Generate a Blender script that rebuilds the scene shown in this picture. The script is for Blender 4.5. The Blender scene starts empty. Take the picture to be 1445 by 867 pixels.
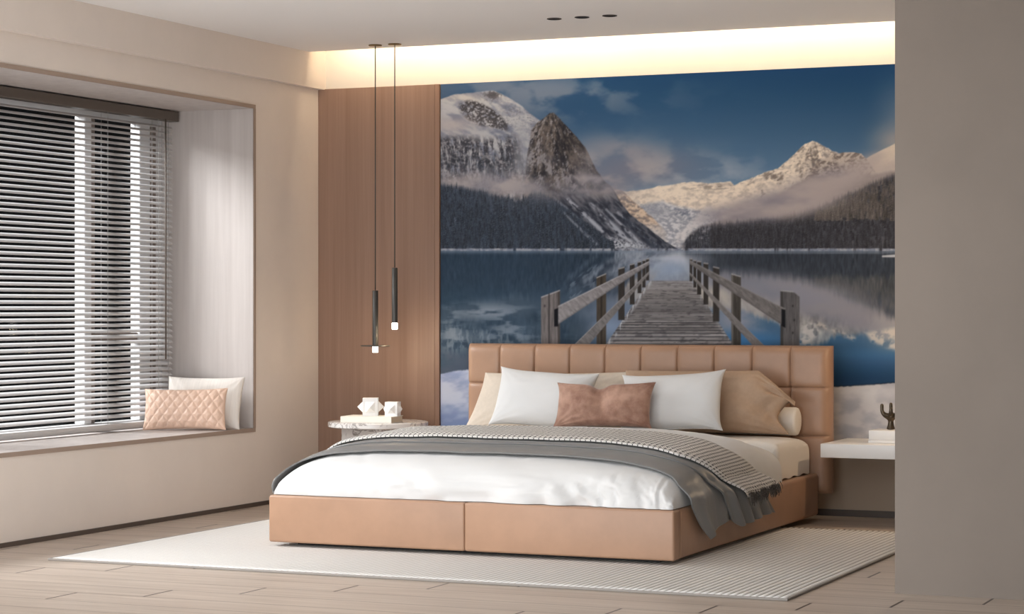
import bpy, bmesh, math, random
import numpy as np
from mathutils import Vector, Matrix, Euler
C = bpy.context.scene.collection
PI = math.pi
rnd = random.Random(3)

# ---------------------------------------------------------------- helpers
def vnoise(x, y, seed):
    t = np.random.RandomState(seed).rand(256, 256).astype(np.float32)
    xi = np.floor(x).astype(np.int32); yi = np.floor(y).astype(np.int32)
    fx = x-xi; fy = y-yi; fx = fx*fx*(3-2*fx); fy = fy*fy*(3-2*fy)
    a = t[yi & 255, xi & 255]; b = t[yi & 255, (xi+1) & 255]
    c = t[(yi+1) & 255, xi & 255]; d = t[(yi+1) & 255, (xi+1) & 255]
    return (a*(1-fx)+b*fx)*(1-fy)+(c*(1-fx)+d*fx)*fy
def fbm(x, y, octv=4, seed=0, gain=.5):
    s = 0; a = 1; n = 0
    for i in range(octv):
        s = s + a*vnoise(x*2**i+i*17.3, y*2**i+i*9.1, seed+i); n += a; a *= gain
    return s/n
def ss(a, b, x):
    t = np.clip((x-a)/(b-a), 0, 1); return t*t*(3-2*t)

def link(o, parent=None):
    C.objects.link(o)
    if parent is not None: o.parent = parent
    return o
def mesh_obj(name, verts, faces, mat, parent=None, smooth=False, uv=None, angle=None):
    me = bpy.data.meshes.new(name)
    me.from_pydata([tuple(map(float, v)) for v in verts], [], [tuple(map(int, f)) for f in faces])
    if uv is not None:
        l = me.uv_layers.new(name='UVMap')
        idx = np.empty(len(me.loops), dtype=np.int32); me.loops.foreach_get('vertex_index', idx)
        l.data.foreach_set('uv', np.asarray(uv, dtype=np.float32)[idx].ravel())
    me.materials.append(mat)
    if smooth: me.shade_smooth()
    if angle is not None: me.set_sharp_from_angle(angle=math.radians(angle))
    return link(bpy.data.objects.new(name, me), parent)
def bm_obj(name, bm, mat, parent=None, smooth=False, angle=None):
    bmesh.ops.recalc_face_normals(bm, faces=bm.faces[:])
    me = bpy.data.meshes.new(name); bm.to_mesh(me); bm.free()
    me.materials.append(mat)
    if smooth: me.shade_smooth()
    if angle is not None: me.shade_smooth(); me.set_sharp_from_angle(angle=math.radians(angle))
    return link(bpy.data.objects.new(name, me), parent)
def add_box(bm, x0, x1, y0, y1, z0, z1, bevel=0, seg=2):
    r = bmesh.ops.create_cube(bm, size=1.0)
    for v in r['verts']:
        v.co = Vector(((x0+x1)/2+v.co.x*(x1-x0), (y0+y1)/2+v.co.y*(y1-y0), (z0+z1)/2+v.co.z*(z1-z0)))
    if bevel > 0:
        es = list({e for v in r['verts'] for e in v.link_edges})
        bmesh.ops.bevel(bm, geom=es, offset=bevel, segments=seg, affect='EDGES', profile=.5)
    return bm
def box(name, x0, x1, y0, y1, z0, z1, mat, parent=None, bevel=0, seg=2):
    bm = bmesh.new(); add_box(bm, x0, x1, y0, y1, z0, z1, bevel, seg)
    return bm_obj(name, bm, mat, parent, angle=35 if bevel else None)
def lathe(bm, prof, cx=0, cy=0, n=48):
    rings = []
    for r, z in prof:
        if r < 1e-6: rings.append([bm.verts.new((cx, cy, z))])
        else: rings.append([bm.verts.new((cx+r*math.cos(2*PI*i/n), cy+r*math.sin(2*PI*i/n), z)) for i in range(n)])
    for a, b in zip(rings[:-1], rings[1:]):
        for i in range(n):
            j = (i+1) % n
            q = [a[i % len(a)], a[j % len(a)], b[j % len(b)], b[i % len(b)]]
            u = []
            for v in q:
                if v not in u: u.append(v)
            if len(u) >= 3: bm.faces.new(u)
    return bm
def tube(bm, pts, r, n=8):
    pts = [Vector(p) for p in pts]; rings = []
    for i, p in enumerate(pts):
        d = (pts[min(i+1, len(pts)-1)]-pts[max(i-1, 0)]).normalized()
        a = d.orthogonal().normalized() if i == 0 else (a-d*a.dot(d)).normalized()
        b = d.cross(a); rr = r[i] if isinstance(r, (list, tuple)) else r
        rings.append([bm.verts.new(p+rr*(a*math.cos(2*PI*k/n)+b*math.sin(2*PI*k/n))) for k in range(n)])
    for A, B in zip(rings[:-1], rings[1:]):
        for k in range(n): bm.faces.new((A[k], A[(k+1) % n], B[(k+1) % n], B[k]))
    bm.faces.new(rings[0][::-1]); bm.faces.new(rings[-1])
    return bm
def grid_faces(nu, nv, closed_u=False):
    f = []
    for i in range(nu-(0 if closed_u else 1)):
        for j in range(nv-1):
            a = i*nv+j; b = ((i+1) % nu)*nv+j
            f.append((a, b, b+1, a+1))
    return f
def tag(o, label, cat, group=None):
    o['label'] = label; o['category'] = cat
    if group: o['group'] = group
    return o
def thing(name, label, cat, loc=(0, 0, 0), rotz=0, group=None):
    o = bpy.data.objects.new(name, None); C.objects.link(o)
    o.location = loc; o.rotation_euler = (0, 0, rotz); o.empty_display_size = .1
    return tag(o, label, cat, group)
def struct(o): o['kind'] = 'structure'; return o

# ---------------------------------------------------------------- materials
def lin(c): return tuple(((x/255)/12.92 if x/255 <= .04045 else ((x/255+.055)/1.055)**2.4) for x in c)+(1.,)
def nmat(name):
    m = bpy.data.materials.new(name); m.use_nodes = True
    nt = m.node_tree; return m, nt, nt.nodes['Principled BSDF']
def N(nt, typ, **kw):
    n = nt.nodes.new(typ)
    for k, v in kw.items():
        if k in n.inputs.keys(): n.inputs[k].default_value = v
        else: setattr(n, k, v)
    return n
def simple(name, c, rough=.6, metal=0, spec=.5, sheen=0, noise=0, nscale=30, bump=0, bscale=200, stretch=(1, 1, 1), c2=None, det=4, coat=0):
    m, nt, b = nmat(name)
    b.inputs['Base Color'].default_value = lin(c); b.inputs['Roughness'].default_value = rough
    b.inputs['Metallic'].default_value = metal; b.inputs['Specular IOR Level'].default_value = spec
    if sheen: b.inputs['Sheen Weight'].default_value = sheen; b.inputs['Sheen Roughness'].default_value = .4
    if coat: b.inputs['Coat Weight'].default_value = coat
    tc = N(nt, 'ShaderNodeTexCoord'); mp = N(nt, 'ShaderNodeMapping'); mp.inputs['Scale'].default_value = stretch
    nt.links.new(tc.outputs['Object'], mp.inputs['Vector'])
    if noise or c2:
        n = N(nt, 'ShaderNodeTexNoise', Scale=nscale, Detail=det, Roughness=.6)
        nt.links.new(mp.outputs['Vector'], n.inputs['Vector'])
        r = N(nt, 'ShaderNodeValToRGB'); r.color_ramp.elements[0].position = .35; r.color_ramp.elements[1].position = .65
        l = lin(c); k = noise
        r.color_ramp.elements[0].color = lin(c2) if c2 else tuple(x*(1-k) for x in l[:3])+(1,)
        r.color_ramp.elements[1].color = l if c2 else tuple(min(1, x*(1+k)) for x in l[:3])+(1,)
        nt.links.new(n.outputs['Fac'], r.inputs['Fac']); nt.links.new(r.outputs['Color'], b.inputs['Base Color'])
    if bump:
        n2 = N(nt, 'ShaderNodeTexNoise', Scale=bscale, Detail=3)
        nt.links.new(mp.outputs['Vector'], n2.inputs['Vector'])
        bp = N(nt, 'ShaderNodeBump', Strength=bump, Distance=.002)
        nt.links.new(n2.outputs['Fac'], bp.inputs['Height']); nt.links.new(bp.outputs['Normal'], b.inputs['Normal'])
    return m
def emit(name, c, s):
    m, nt, b = nmat(name)
    b.inputs['Base Color'].default_value = (1, 1, 1, 1)
    b.inputs['Emission Color'].default_value = lin(c); b.inputs['Emission Strength'].default_value = s
    return m
def wood(name, c1, c2, scale=(14, 14, .5), rough=.5):
    m, nt, b = nmat(name)
    tc = N(nt, 'ShaderNodeTexCoord'); mp = N(nt, 'ShaderNodeMapping'); mp.inputs['Scale'].default_value = scale
    nt.links.new(tc.outputs['Object'], mp.inputs['Vector'])
    n = N(nt, 'ShaderNodeTexNoise', Scale=2.2, Detail=8, Roughness=.62); nt.links.new(mp.outputs['Vector'], n.inputs['Vector'])
    r = N(nt, 'ShaderNodeValToRGB'); r.color_ramp.elements[0].position = .3; r.color_ramp.elements[1].position = .7
    r.color_ramp.elements[0].color = lin(c1); r.color_ramp.elements[1].color = lin(c2)
    nt.links.new(n.outputs['Fac'], r.inputs['Fac']); nt.links.new(r.outputs['Color'], b.inputs['Base Color'])
    bp = N(nt, 'ShaderNodeBump', Strength=.08, Distance=.001); nt.links.new(n.outputs['Fac'], bp.inputs['Height']); nt.links.new(bp.outputs['Normal'], b.inputs['Normal'])
    b.inputs['Roughness'].default_value = rough
    return m
def math_node(nt, op, a, b=None):
    n = N(nt, 'ShaderNodeMath', operation=op)
    for i, v in enumerate((a, b)):
        if v is None: continue
        if isinstance(v, (int, float)): n.inputs[i].default_value = v
        else: nt.links.new(v, n.inputs[i])
    return n.outputs[0]
def floor_mat():
    m, nt, b = nmat('plank_floor')
    tc = N(nt, 'ShaderNodeTexCoord'); sp = N(nt, 'ShaderNodeSeparateXYZ'); nt.links.new(tc.outputs['Object'], sp.inputs[0])
    M = lambda op, a, c=None: math_node(nt, op, a, c)
    ry = M('DIVIDE', M('SUBTRACT', sp.outputs['Y'], 7.014), .2125); row = M('FLOOR', ry); fy = M('SUBTRACT', ry, row)
    xs = M('DIVIDE', M('SUBTRACT', M('ADD', sp.outputs['X'], 5.0), M('MULTIPLY', row, .302)), 1.51)
    cx = M('FLOOR', xs); fx = M('SUBTRACT', xs, cx)
    ey = M('MINIMUM', fy, M('SUBTRACT', 1., fy)); ex = M('MINIMUM', fx, M('SUBTRACT', 1., fx))
    ly = M('LESS_THAN', ey, .014); lx = M('LESS_THAN', ex, .0035)
    cmb = N(nt, 'ShaderNodeCombineXYZ'); nt.links.new(row, cmb.inputs[0]); nt.links.new(cx, cmb.inputs[1])
    wn = N(nt, 'ShaderNodeTexWhiteNoise'); nt.links.new(cmb.outputs[0], wn.inputs['Vector'])
    mp = N(nt, 'ShaderNodeMapping'); mp.inputs['Scale'].default_value = (1.2, 16, 1); nt.links.new(tc.outputs['Object'], mp.inputs['Vector'])
    off = N(nt, 'ShaderNodeVectorMath', operation='ADD'); nt.links.new(mp.outputs[0], off.inputs[0])
    sc = N(nt, 'ShaderNodeVectorMath', operation='SCALE'); nt.links.new(wn.outputs['Color'], sc.inputs[0]); sc.inputs['Scale'].default_value = 40.
    nt.links.new(sc.outputs[0], off.inputs[1])
    n = N(nt, 'ShaderNodeTexNoise', Scale=1.6, Detail=6, Roughness=.6); nt.links.new(off.outputs[0], n.inputs['Vector'])
    r = N(nt, 'ShaderNodeValToRGB'); r.color_ramp.elements[0].position = .3; r.color_ramp.elements[1].position = .72
    r.color_ramp.elements[0].color = lin((174, 158, 145)); r.color_ramp.elements[1].color = lin((198, 184, 171))
    nt.links.new(n.outputs['Fac'], r.inputs['Fac'])
    hs = N(nt, 'ShaderNodeHueSaturation'); nt.links.new(r.outputs['Color'], hs.inputs['Color'])
    nt.links.new(M('ADD', M('MULTIPLY', wn.outputs['Value'], .10), .95), hs.inputs['Value'])
    mx = N(nt, 'ShaderNodeMix', data_type='RGBA'); mx.inputs[7].default_value = lin((108, 92, 79))
    nt.links.new(hs.outputs['Color'], mx.inputs[6]); nt.links.new(M('MULTIPLY', ly, .95), mx.inputs[0])
    mx2 = N(nt, 'ShaderNodeMix', data_type='RGBA'); mx2.inputs[7].default_value = lin((62, 50, 42))
    nt.links.new(mx.outputs[2], mx2.inputs[6]); nt.links.new(lx, mx2.inputs[0])
    nt.links.new(mx2.outputs[2], b.inputs['Base Color'])
    b.inputs['Roughness'].default_value = .38; b.inputs['Specular IOR Level'].default_value = .45
    return m
def marble_mat():
    m, nt, b = nmat('veined_marble')
    tc = N(nt, 'ShaderNodeTexCoord'); mp = N(nt, 'ShaderNodeMapping'); mp.inputs['Scale'].default_value = (3.5, 3.5, 3.5); mp.inputs['Rotation'].default_value = (.5, .7, .3)
    nt.links.new(tc.outputs['Object'], mp.inputs['Vector'])
    n = N(nt, 'ShaderNodeTexNoise', Scale=1.6, Detail=8, Roughness=.65, Distortion=1.6); nt.links.new(mp.outputs[0], n.inputs['Vector'])
    v = math_node(nt, 'ABSOLUTE', math_node(nt, 'SUBTRACT', n.outputs['Fac'], .5))
    r = N(nt, 'ShaderNodeValToRGB'); r.color_ramp.elements[0].position = .0; r.color_ramp.elements[1].position = .032
    r.color_ramp.elements[0].color = lin((140, 132, 127)); r.color_ramp.elements[1].color = lin((226, 221, 217))
    nt.links.new(v, r.inputs['Fac']); nt.links.new(r.outputs['Color'], b.inputs['Base Color']); b.inputs['Roughness'].default_value = .25
    return m
def houndstooth_mat():
    m, nt, b = nmat('houndstooth_weave')
    tc = N(nt, 'ShaderNodeTexCoord'); sp = N(nt, 'ShaderNodeSeparateXYZ'); nt.links.new(tc.outputs['UV'], sp.inputs[0])
    M = lambda op, a, c=None: math_node(nt, op, a, c)
    p = .026
    u = M('DIVIDE', sp.outputs['X'], p); v = M('DIVIDE', sp.outputs['Y'], p)
    fu = M('FRACT', u); fv = M('FRACT', v)
    a = M('LESS_THAN', fu, .56); c = M('LESS_THAN', fv, .69)
    same = M('COMPARE', a, c); 
    d = M('LESS_THAN', M('FRACT', M('MULTIPLY', M('ADD', u, v), 2.)), .69)
    eq = M('SUBTRACT', 1., M('ABSOLUTE', M('SUBTRACT', a, c)))
    res = M('ADD', M('MULTIPLY', eq, a), M('MULTIPLY', M('SUBTRACT', 1., eq), d))
    mx = N(nt, 'ShaderNodeMix', data_type='RGBA'); mx.inputs[6].default_value = lin((34, 32, 32)); mx.inputs[7].default_value = lin((226, 222, 217))
    nt.links.new(res, mx.inputs[0]); nt.links.new(mx.outputs[2], b.inputs['Base Color'])
    s1 = M('MULTIPLY', M('SINE', M('MULTIPLY', u, PI*4)), M('SINE', M('MULTIPLY', v, PI*4)))
    bp = N(nt, 'ShaderNodeBump', Strength=.5, Distance=.003); nt.links.new(s1, bp.inputs['Height']); nt.links.new(bp.outputs['Normal'], b.inputs['Normal'])
    b.inputs['Roughness'].default_value = .9
    return m
def attr_mat():
    m, nt, b = nmat('mural_print')
    at = N(nt, 'ShaderNodeAttribute', attribute_name='picture', attribute_type='GEOMETRY')
    nt.links.new(at.outputs['Color'], b.inputs['Base Color'])
    b.inputs['Roughness'].default_value = .7; b.inputs['Specular IOR Level'].default_value = .15
    return m

M_wall = simple('warm_wall_paint', (225, 213, 203), .85, noise=.02, nscale=3)
M_lower_shade = simple('lower_wall_shade', (176, 158, 140), .85)  # back wall colour darkened to stand for the shade below the nightstand
M_back = simple('back_wall_paint', (222, 212, 200), .85, noise=.02, nscale=3)
M_ceil = simple('ceiling_paint', (238, 234, 231), .9)
M_slab = simple('taupe_plaster', (140, 129, 120), .9, noise=.05, nscale=1.6, det=6)
M_lining = wood('pale_veneer', (182, 172, 167), (200, 191, 186), (9, 9, .35), .5)
M_frame_edge = simple('bronze_trim', (158, 138, 124), .5)
M_panel = wood('walnut_veneer', (134, 104, 87), (154, 124, 106), (10, 10, .22), .45)
M_panel_edge = wood('walnut_edge', (134, 104, 86), (150, 118, 99), (10, 10, .22), .45)
M_skirt = simple('dark_skirting', (82, 70, 62), .5)
M_floor = floor_mat()
M_leather = simple('tan_leather', (168, 132, 107), .42, noise=.06, nscale=5, bump=.12, bscale=420)
M_dark = simple('dark_plinth', (30, 26, 24), .7)
M_white = simple('white_cotton', (216, 215, 214), .85, sheen=.2, bump=.05, bscale=900)
M_cream = simple('cream_sheet', (232, 224, 214), .85, sheen=.2)
M_taupe = simple('taupe_linen', (206, 193, 178), .9, noise=.03, nscale=60, bump=.15, bscale=700)
M_tan = simple('tan_linen', (180, 152, 128), .9, noise=.03, nscale=60, bump=.15, bscale=700)
M_velvet = simple('crushed_velvet', (184, 146, 126), .75, sheen=.5, c2=(136, 97, 80), nscale=11, det=9, bump=.25, bscale=90)
M_grey = simple('grey_satin', (118, 117, 116), .40, sheen=.15, bump=.04, bscale=300)
M_hound = houndstooth_mat()
M_fringe = simple('wool_fringe', (120, 112, 106), .95, c2=(28, 26, 26), nscale=220)
def rug_mat():
    m, nt, b = nmat('ribbed_wool')
    tc = N(nt, 'ShaderNodeTexCoord'); sp = N(nt, 'ShaderNodeSeparateXYZ'); nt.links.new(tc.outputs['Object'], sp.inputs[0])
    f = math_node(nt, 'FRACT', math_node(nt, 'DIVIDE', math_node(nt, 'ADD', sp.outputs['X'], 5.742), 3.352/116))
    e = math_node(nt, 'ABSOLUTE', math_node(nt, 'SUBTRACT', f, .5))
    r = N(nt, 'ShaderNodeValToRGB'); r.color_ramp.elements[0].position = .30; r.color_ramp.elements[1].position = .46
    r.color_ramp.elements[0].color = lin((232, 229, 225)); r.color_ramp.elements[1].color = lin((150, 142, 134))
    nt.links.new(e, r.inputs['Fac']); nt.links.new(r.outputs['Color'], b.inputs['Base Color'])
    n = N(nt, 'ShaderNodeTexNoise', Scale=260., Detail=2); nt.links.new(tc.outputs['Object'], n.inputs['Vector'])
    bp = N(nt, 'ShaderNodeBump', Strength=.4, Distance=.003); nt.links.new(n.outputs['Fac'], bp.inputs['Height']); nt.links.new(bp.outputs['Normal'], b.inputs['Normal'])
    b.inputs['Roughness'].default_value = .95; b.inputs['Specular IOR Level'].default_value = .1; return m
M_rug = rug_mat()
M_rugedge = simple('rug_binding', (150, 144, 138), .95)
M_black = simple('black_metal', (70, 67, 63), .4, metal=.3)
M_brass = simple('dark_brass', (120, 98, 66), .35, metal=.8)
M_glow = emit('lamp_diffuser', (255, 250, 240), 6.)
M_led = emit('led_strip', (255, 214, 150), 9.)
M_marble = marble_mat()
M_lacquer = simple('white_lacquer', (236, 233, 230), .35)
M_porcelain = simple('white_ceramic', (238, 236, 234), .55)
M_paper = simple('book_pages', (226, 210, 186), .9, noise=.05, nscale=6, stretch=(1, 1, 80))
M_cover = simple('cream_book_cover', (240, 232, 220), .7)
M_bronze = simple('dark_bronze', (84, 74, 62), .32, metal=.85)
M_alu = simple('grey_slats', (206, 204, 204), .45)
M_rail = simple('brown_headrail', (92, 82, 74), .5)
M_cord = simple('grey_cord', (150, 148, 146), .8)
M_upvc = simple('white_window_frame', (204, 202, 201), .4)
M_gframe = simple('grey_window_seal', (120, 108, 100), .5)
def glass_mat():
    m, nt, b = nmat('window_glass')
    tr = N(nt, 'ShaderNodeBsdfTransparent'); gl = N(nt, 'ShaderNodeBsdfGlossy', Roughness=.03); mx = N(nt, 'ShaderNodeMixShader')
    fr = N(nt, 'ShaderNodeFresnel', IOR=1.08); nt.links.new(fr.outputs[0], mx.inputs[0])
    nt.links.new(tr.outputs[0], mx.inputs[1]); nt.links.new(gl.outputs[0], mx.inputs[2])
    nt.links.new(mx.outputs[0], nt.nodes['Material Output'].inputs['Surface']); return m
M_pane = glass_mat()
M_mural = attr_mat()
M_blush = simple('blush_satin', (226, 192, 170), .42, sheen=.3)
M_stripe = simple('striped_linen', (226, 218, 210), .9, noise=.05, nscale=14, stretch=(12, .4, .4))
M_spot = simple('spot_black', (52, 44, 38), .6)
# ---------------------------------------------------------------- mural picture (painted with numpy, stored as a colour attribute)
U0, U1, V0, V1, SS = 612.0, 1270.0, 80.0, 616.0, 2
def paint_mural():
    rng = np.random.RandomState(7)
    W = int((U1-U0)*SS); H = int((V1-V0)*SS)
    u = (U0 + (np.arange(W)+.5)/SS).astype(np.float32); v = (V0 + (np.arange(H)+.5)/SS).astype(np.float32)
    U, V = np.meshgrid(u, v)
    def col(*c): return np.array(c, np.float32)
    img = np.zeros((H, W, 3), np.float32)
    def lay(m, c):
        nonlocal img
        m = np.clip(m, 0, 1).astype(np.float32)[..., None]
        img = img*(1-m) + (c if isinstance(c, np.ndarray) and c.ndim == 3 else np.asarray(c, float))*m
    def lerp(a, b, t): return np.asarray(a, np.float32)*(1-t[..., None]) + np.asarray(b, np.float32)*t[..., None]
    def ridge(pts, rough=2., seed=5, freq=.12):
        xs = [p[0] for p in pts]; ys = [p[1] for p in pts]
        y = np.interp(u, xs, ys)
        n = fbm(u[None, :]*freq, u[None, :]*0+3.3, 4, seed, .6)[0]-.5
        return (y + n*2*rough)[None, :]
    def below(r, soft=1.2): return ss(-soft, soft, V-r)
    def blob(cx, cy, rx, ry, rot=0, p=1.):
        c, s = math.cos(rot), math.sin(rot)
        x = (U-cx)*c+(V-cy)*s; y = -(U-cx)*s+(V-cy)*c
        return np.exp(-((x/rx)**2+(y/ry)**2)**p)
    def seg(x0, y0, x1, y1, w0, w1, soft=.8):
        dx, dy = x1-x0, y1-y0; L2 = dx*dx+dy*dy
        t = np.clip(((U-x0)*dx+(V-y0)*dy)/L2, 0, 1)
        d = np.hypot(U-x0-t*dx, V-y0-t*dy)
        return 1-ss(-soft, soft, d-(w0+(w1-w0)*t))
    def poly(pts, soft=.5):
        n = len(pts); A = sum(pts[i][0]*pts[(i+1) % n][1]-pts[(i+1) % n][0]*pts[i][1] for i in range(n))
        m = None; sg = 1 if A > 0 else -1
        for i in range(n):
            x0, y0 = pts[i]; x1, y1 = pts[(i+1) % n]; L = math.hypot(x1-x0, y1-y0)
            d = sg*((x1-x0)*(V-y0)-(y1-y0)*(U-x0))/L
            m = d if m is None else np.minimum(m, d)
        return ss(-soft, soft, m)
    soft_n = fbm(U/46, V/24, 5, 40); soft_n2 = fbm(U/90, V/30, 5, 60)
    # ---- sky
    t = ss(85, 285, V)
    img[:] = lerp(col(5, 46, 86), col(124, 150, 176), np.clip((V-88)/215, 0, 1)**.98)
    left = 1-ss(640, 980, U)
    lay(.75*left*(1-ss(100, 330, V)), col(44, 76, 112))
    lay(.6*(1-ss(600, 700, U))*(1-ss(120, 175, V)), col(92, 100, 118))
    cl = ss(.46, .72, soft_n + .18*blob(800, 132, 120, 26) + .12*blob(700, 120, 60, 14)-.06)
    lay(.7*cl*blob(770, 136, 150, 34), col(134, 138, 152))
    lay(.45*ss(.35, .65, soft_n2)*blob(720, 122, 90, 16), col(112, 118, 136))
    lay(.95*blob(900, 238, 95, 32)*ss(.2, .55, soft_n2+.10), lerp(col(120, 122, 138), col(166, 158, 160), ss(.35, .65, soft_n)))
    lay(.6*blob(880, 212, 46, 12, .1)*ss(.25, .55, soft_n), col(158, 150, 154))
    lay(.55*blob(865, 205, 50, 16)*ss(.3, .6, soft_n), col(134, 138, 152))
    lay(.5*blob(1010, 245, 70, 22)*ss(.38, .62, soft_n), col(182, 184, 192))
    lay(.4*blob(1080, 225, 60, 18)*ss(.4, .65, soft_n2), col(150, 160, 176))
    lay(.5*ss(1215, 1275, U)*blob(1270, 168, 60, 50), col(128, 134, 148))
    lay(.55*ss(1200, 1265, U)*blob(1265, 200, 60, 22), col(196, 176, 160))
    # ---- far sunlit snow range in the middle
    rn = fbm((U+V*.7)/5, (V-U*.3)/2.6, 5, 11, .68); rn2 = fbm((U-V*.8)/6, (V+U*.5)/3, 5, 21, .68)
    far = ridge([(850, 275), (868, 270), (890, 270), (910, 268), (930, 263), (945, 262), (962, 258), (980, 257), (1000, 259), (1022, 257), (1031, 256), (1036, 262), (1048, 256),
                 (1060, 252), (1078, 244), (1098, 238), (1112, 226), (1126, 213), (1136, 203), (1147, 199.5), (1153, 201), (1164, 207), (1176, 214), (1200, 222), (1270, 300)], 1.4, 31, .2)
    fm = below(far, .8)
    def radial(cx, cy, k, d, seed):
        a = np.arctan2(U-cx, np.maximum(V-cy, 1.)); r = np.hypot(U-cx, V-cy)
        return fbm(a*k+20, r/d, 4, seed, .68)
    rfar = radial(1147, 186, 9, 14, 201)
    snow = lerp(col(196, 182, 170), col(238, 222, 204), ss(.3, .6, rn*.5+fbm((U+V)/9, (V-U*.3)/6, 4, 203)*.5))
    lay(fm, snow)
    rocky = ss(.52, .64, .45*rn2+.55*rfar + .13*blob(1152, 218, 34, 24) + .07*blob(1100, 255, 46, 20)-.06)*ss(1040, 1090, U) + .8*ss(.5, .6, fbm(U/9, V/1.4, 4, 205))*blob(1000, 264, 34, 5)+.5*ss(.55, .65, rn2)*blob(1050, 262, 30, 8)
    lay(fm*rocky*.8, lerp(col(104, 92, 86), col(132, 120, 112), rn))
    lay(fm*.85*ss(.5, .6, rn)*blob(1150, 232, 30, 20, .7)*ss(1140, 1152, U+.35*(V-200)), col(96, 90, 92))
    lay(fm*.5*ss(1150, 1175, U)*ss(.4, .6, rn2), col(190, 184, 184))
    # shaded bowl below the range
    lay(below(ridge([(850, 300), (905, 290), (935, 283), (960, 292), (985, 296), (1000, 300), (1030, 292), (1060, 330), (1270, 340)], 2.5, 33), 4)*.8*(1-ss(995, 1060, U)), lerp(col(138, 144, 160), col(206, 208, 216), ss(.42, .6, rn)))
    lay(.7*ss(.5, .62, rn2)*blob(965, 303, 22, 9, .2), col(92, 100, 118))
    lay(.7*ss(.48, .6, rn)*blob(915, 295, 26, 10, .3), col(112, 118, 136))
    lay(.8*seg(1000, 300, 958, 338, 8, 5, 5)*ss(.3, .5, rn+.1), col(214, 208, 208))
    # sunlit buttress right of the near mountain
    bm = below(ridge([(860, 262), (868, 266), (880, 270), (890, 280), (905, 294), (920, 306), (935, 322), (950, 338), (1270, 480)], 2, 37), 1)*(1-ss(925, 945, U))
    lay(bm, lerp(col(176, 154, 138), col(214, 192, 170), ss(.35, .6, rn2)))
    lay(bm*.75*ss(.5, .6, fbm((U+V*.3)/6, (V-U*.25)/2.4, 4, 81)), col(116, 108, 110))
    lay(bm*.6*ss(310, 330, V), col(196, 200, 210))
    # ---- right dome hill + right snow flank
    rf = below(ridge([(1200, 236), (1222, 224), (1240, 214), (1263, 203), (1270, 200)], .8, 43), .8)*ss(1212, 1226, U)
    lay(rf, lerp(col(206, 190, 174), col(226, 210, 194), rn))
    dm = below(ridge([(1100, 290), (1138, 250), (1150, 236), (1162, 226), (1176, 218), (1190, 215.5), (1204, 215), (1216, 217), (1224, 226), (1236, 244), (1270, 280)], .7, 47), .7)*ss(1105, 1125, U)
    lay(dm, lerp(col(118, 106, 100), col(196, 182, 170), ss(.4, .6, fbm((U+V)/4, (V-U*.4)/3, 4, 91, .65)+.06*blob(1170, 224, 40, 8))))
    # lower right slope
    sl = below(ridge([(960, 350), (980, 328), (1000, 316), (1050, 300), (1090, 280), (1120, 262), (1145, 248), (1200, 250), (1270, 240)], 2, 51), 3)
    lay(sl*ss(958, 985, U), lerp(col(112, 104, 104), col(160, 150, 146), rn2))
    # ---- left massif
    back = ridge([(600, 142), (623, 140), (640, 134), (660, 131.5), (683, 129.5), (697, 128), (708, 133), (722, 140), (738, 151), (752, 163), (770, 176), (800, 200), (860, 262), (875, 285), (890, 303), (915, 322), (938, 340), (958, 352), (1270, 500)], 1.2, 53)
    bk = below(back, .8)
    snl = lerp(col(118, 124, 142), col(176, 176, 182), ss(.3, .65, fbm((U-V*.6)/16, (V-U*.2)/9, 5, 71, .55)))
    lay(bk, snl)
    lay(bk*.5*blob(655, 138, 45, 6), col(186, 178, 172))
    big = fbm((U+V*.3)/26, (V-U*.3)/20, 4, 75)-.5
    str1 = fbm((U-V*.25)/2.2, (V+U*.3)/7, 4, 73, .72)+.35*big; str2 = fbm((U+V*.55)/3, (V-U*.5)/2., 4, 79, .75)+.3*big
    rk = lerp(col(44, 44, 52), col(92, 88, 90), str2)
    lay(bk*ss(.5, .56, str2+.5*blob(695, 134, 10, 6)-.12)*.9*blob(696, 134, 16, 9), rk)
    lay(bk*ss(.42, .5, str2)*ss(.2, .45, blob(672, 160, 24, 13, .55)+blob(698, 168, 22, 8, .62)), rk*.9)
    lay(bk*.55*ss(.56, .62, str2)*blob(735, 165, 30, 26, .7), col(86, 88, 98))
    # lower left cliff : mixed rock and snow
    cl = ss(188, 203, V+6*(soft_n-.5)*2)*(1-ss(726, 744, U-.25*(V-200)))
    gul = fbm((U-V*.12)/3.4, V/20, 4, 211, .66)
    lay(bk*cl*ss(.45, .56, .5*str1+.5*gul+.05), lerp(col(46, 48, 58), col(84, 82, 88), str2))
    lay(bk*cl*.7*ss(.50, .62, str1*.5+rn*.5), col(178, 176, 182))
    lay(bk*.5*cl*ss(.5, .6, fbm(U/2.2, V/9, 3, 83))*ss(205, 235, V), col(40, 46, 56))
    # second peak
    pk = ridge([(600, 420), (728, 262), (740, 236), (748, 200), (750, 184), (757, 175), (766, 168), (776, 160), (782, 160), (790, 167), (800, 178), (814, 193), (826, 208), (834, 224), (842, 240), (852, 254), (864, 264), (872, 278), (884, 300), (905, 318), (932, 338), (955, 351), (1270, 460)], 1.6, 57, .2)
    pm = below(pk, .7)
    edge = 1-ss(-2, 2, 744+.10*(220-V)+6*(str1-.5)-U)
    pm = pm*edge
    rpk = radial(779, 142, 11, 22, 207)
    lay(pm, lerp(col(36, 35, 41), col(104, 95, 90), ss(.32, .66, .5*rpk+.5*fbm((U-V*.5)/3, (V+U*.4)/6, 5, 87, .72)+.10*blob(770, 195, 18, 36)-.04)))
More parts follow.
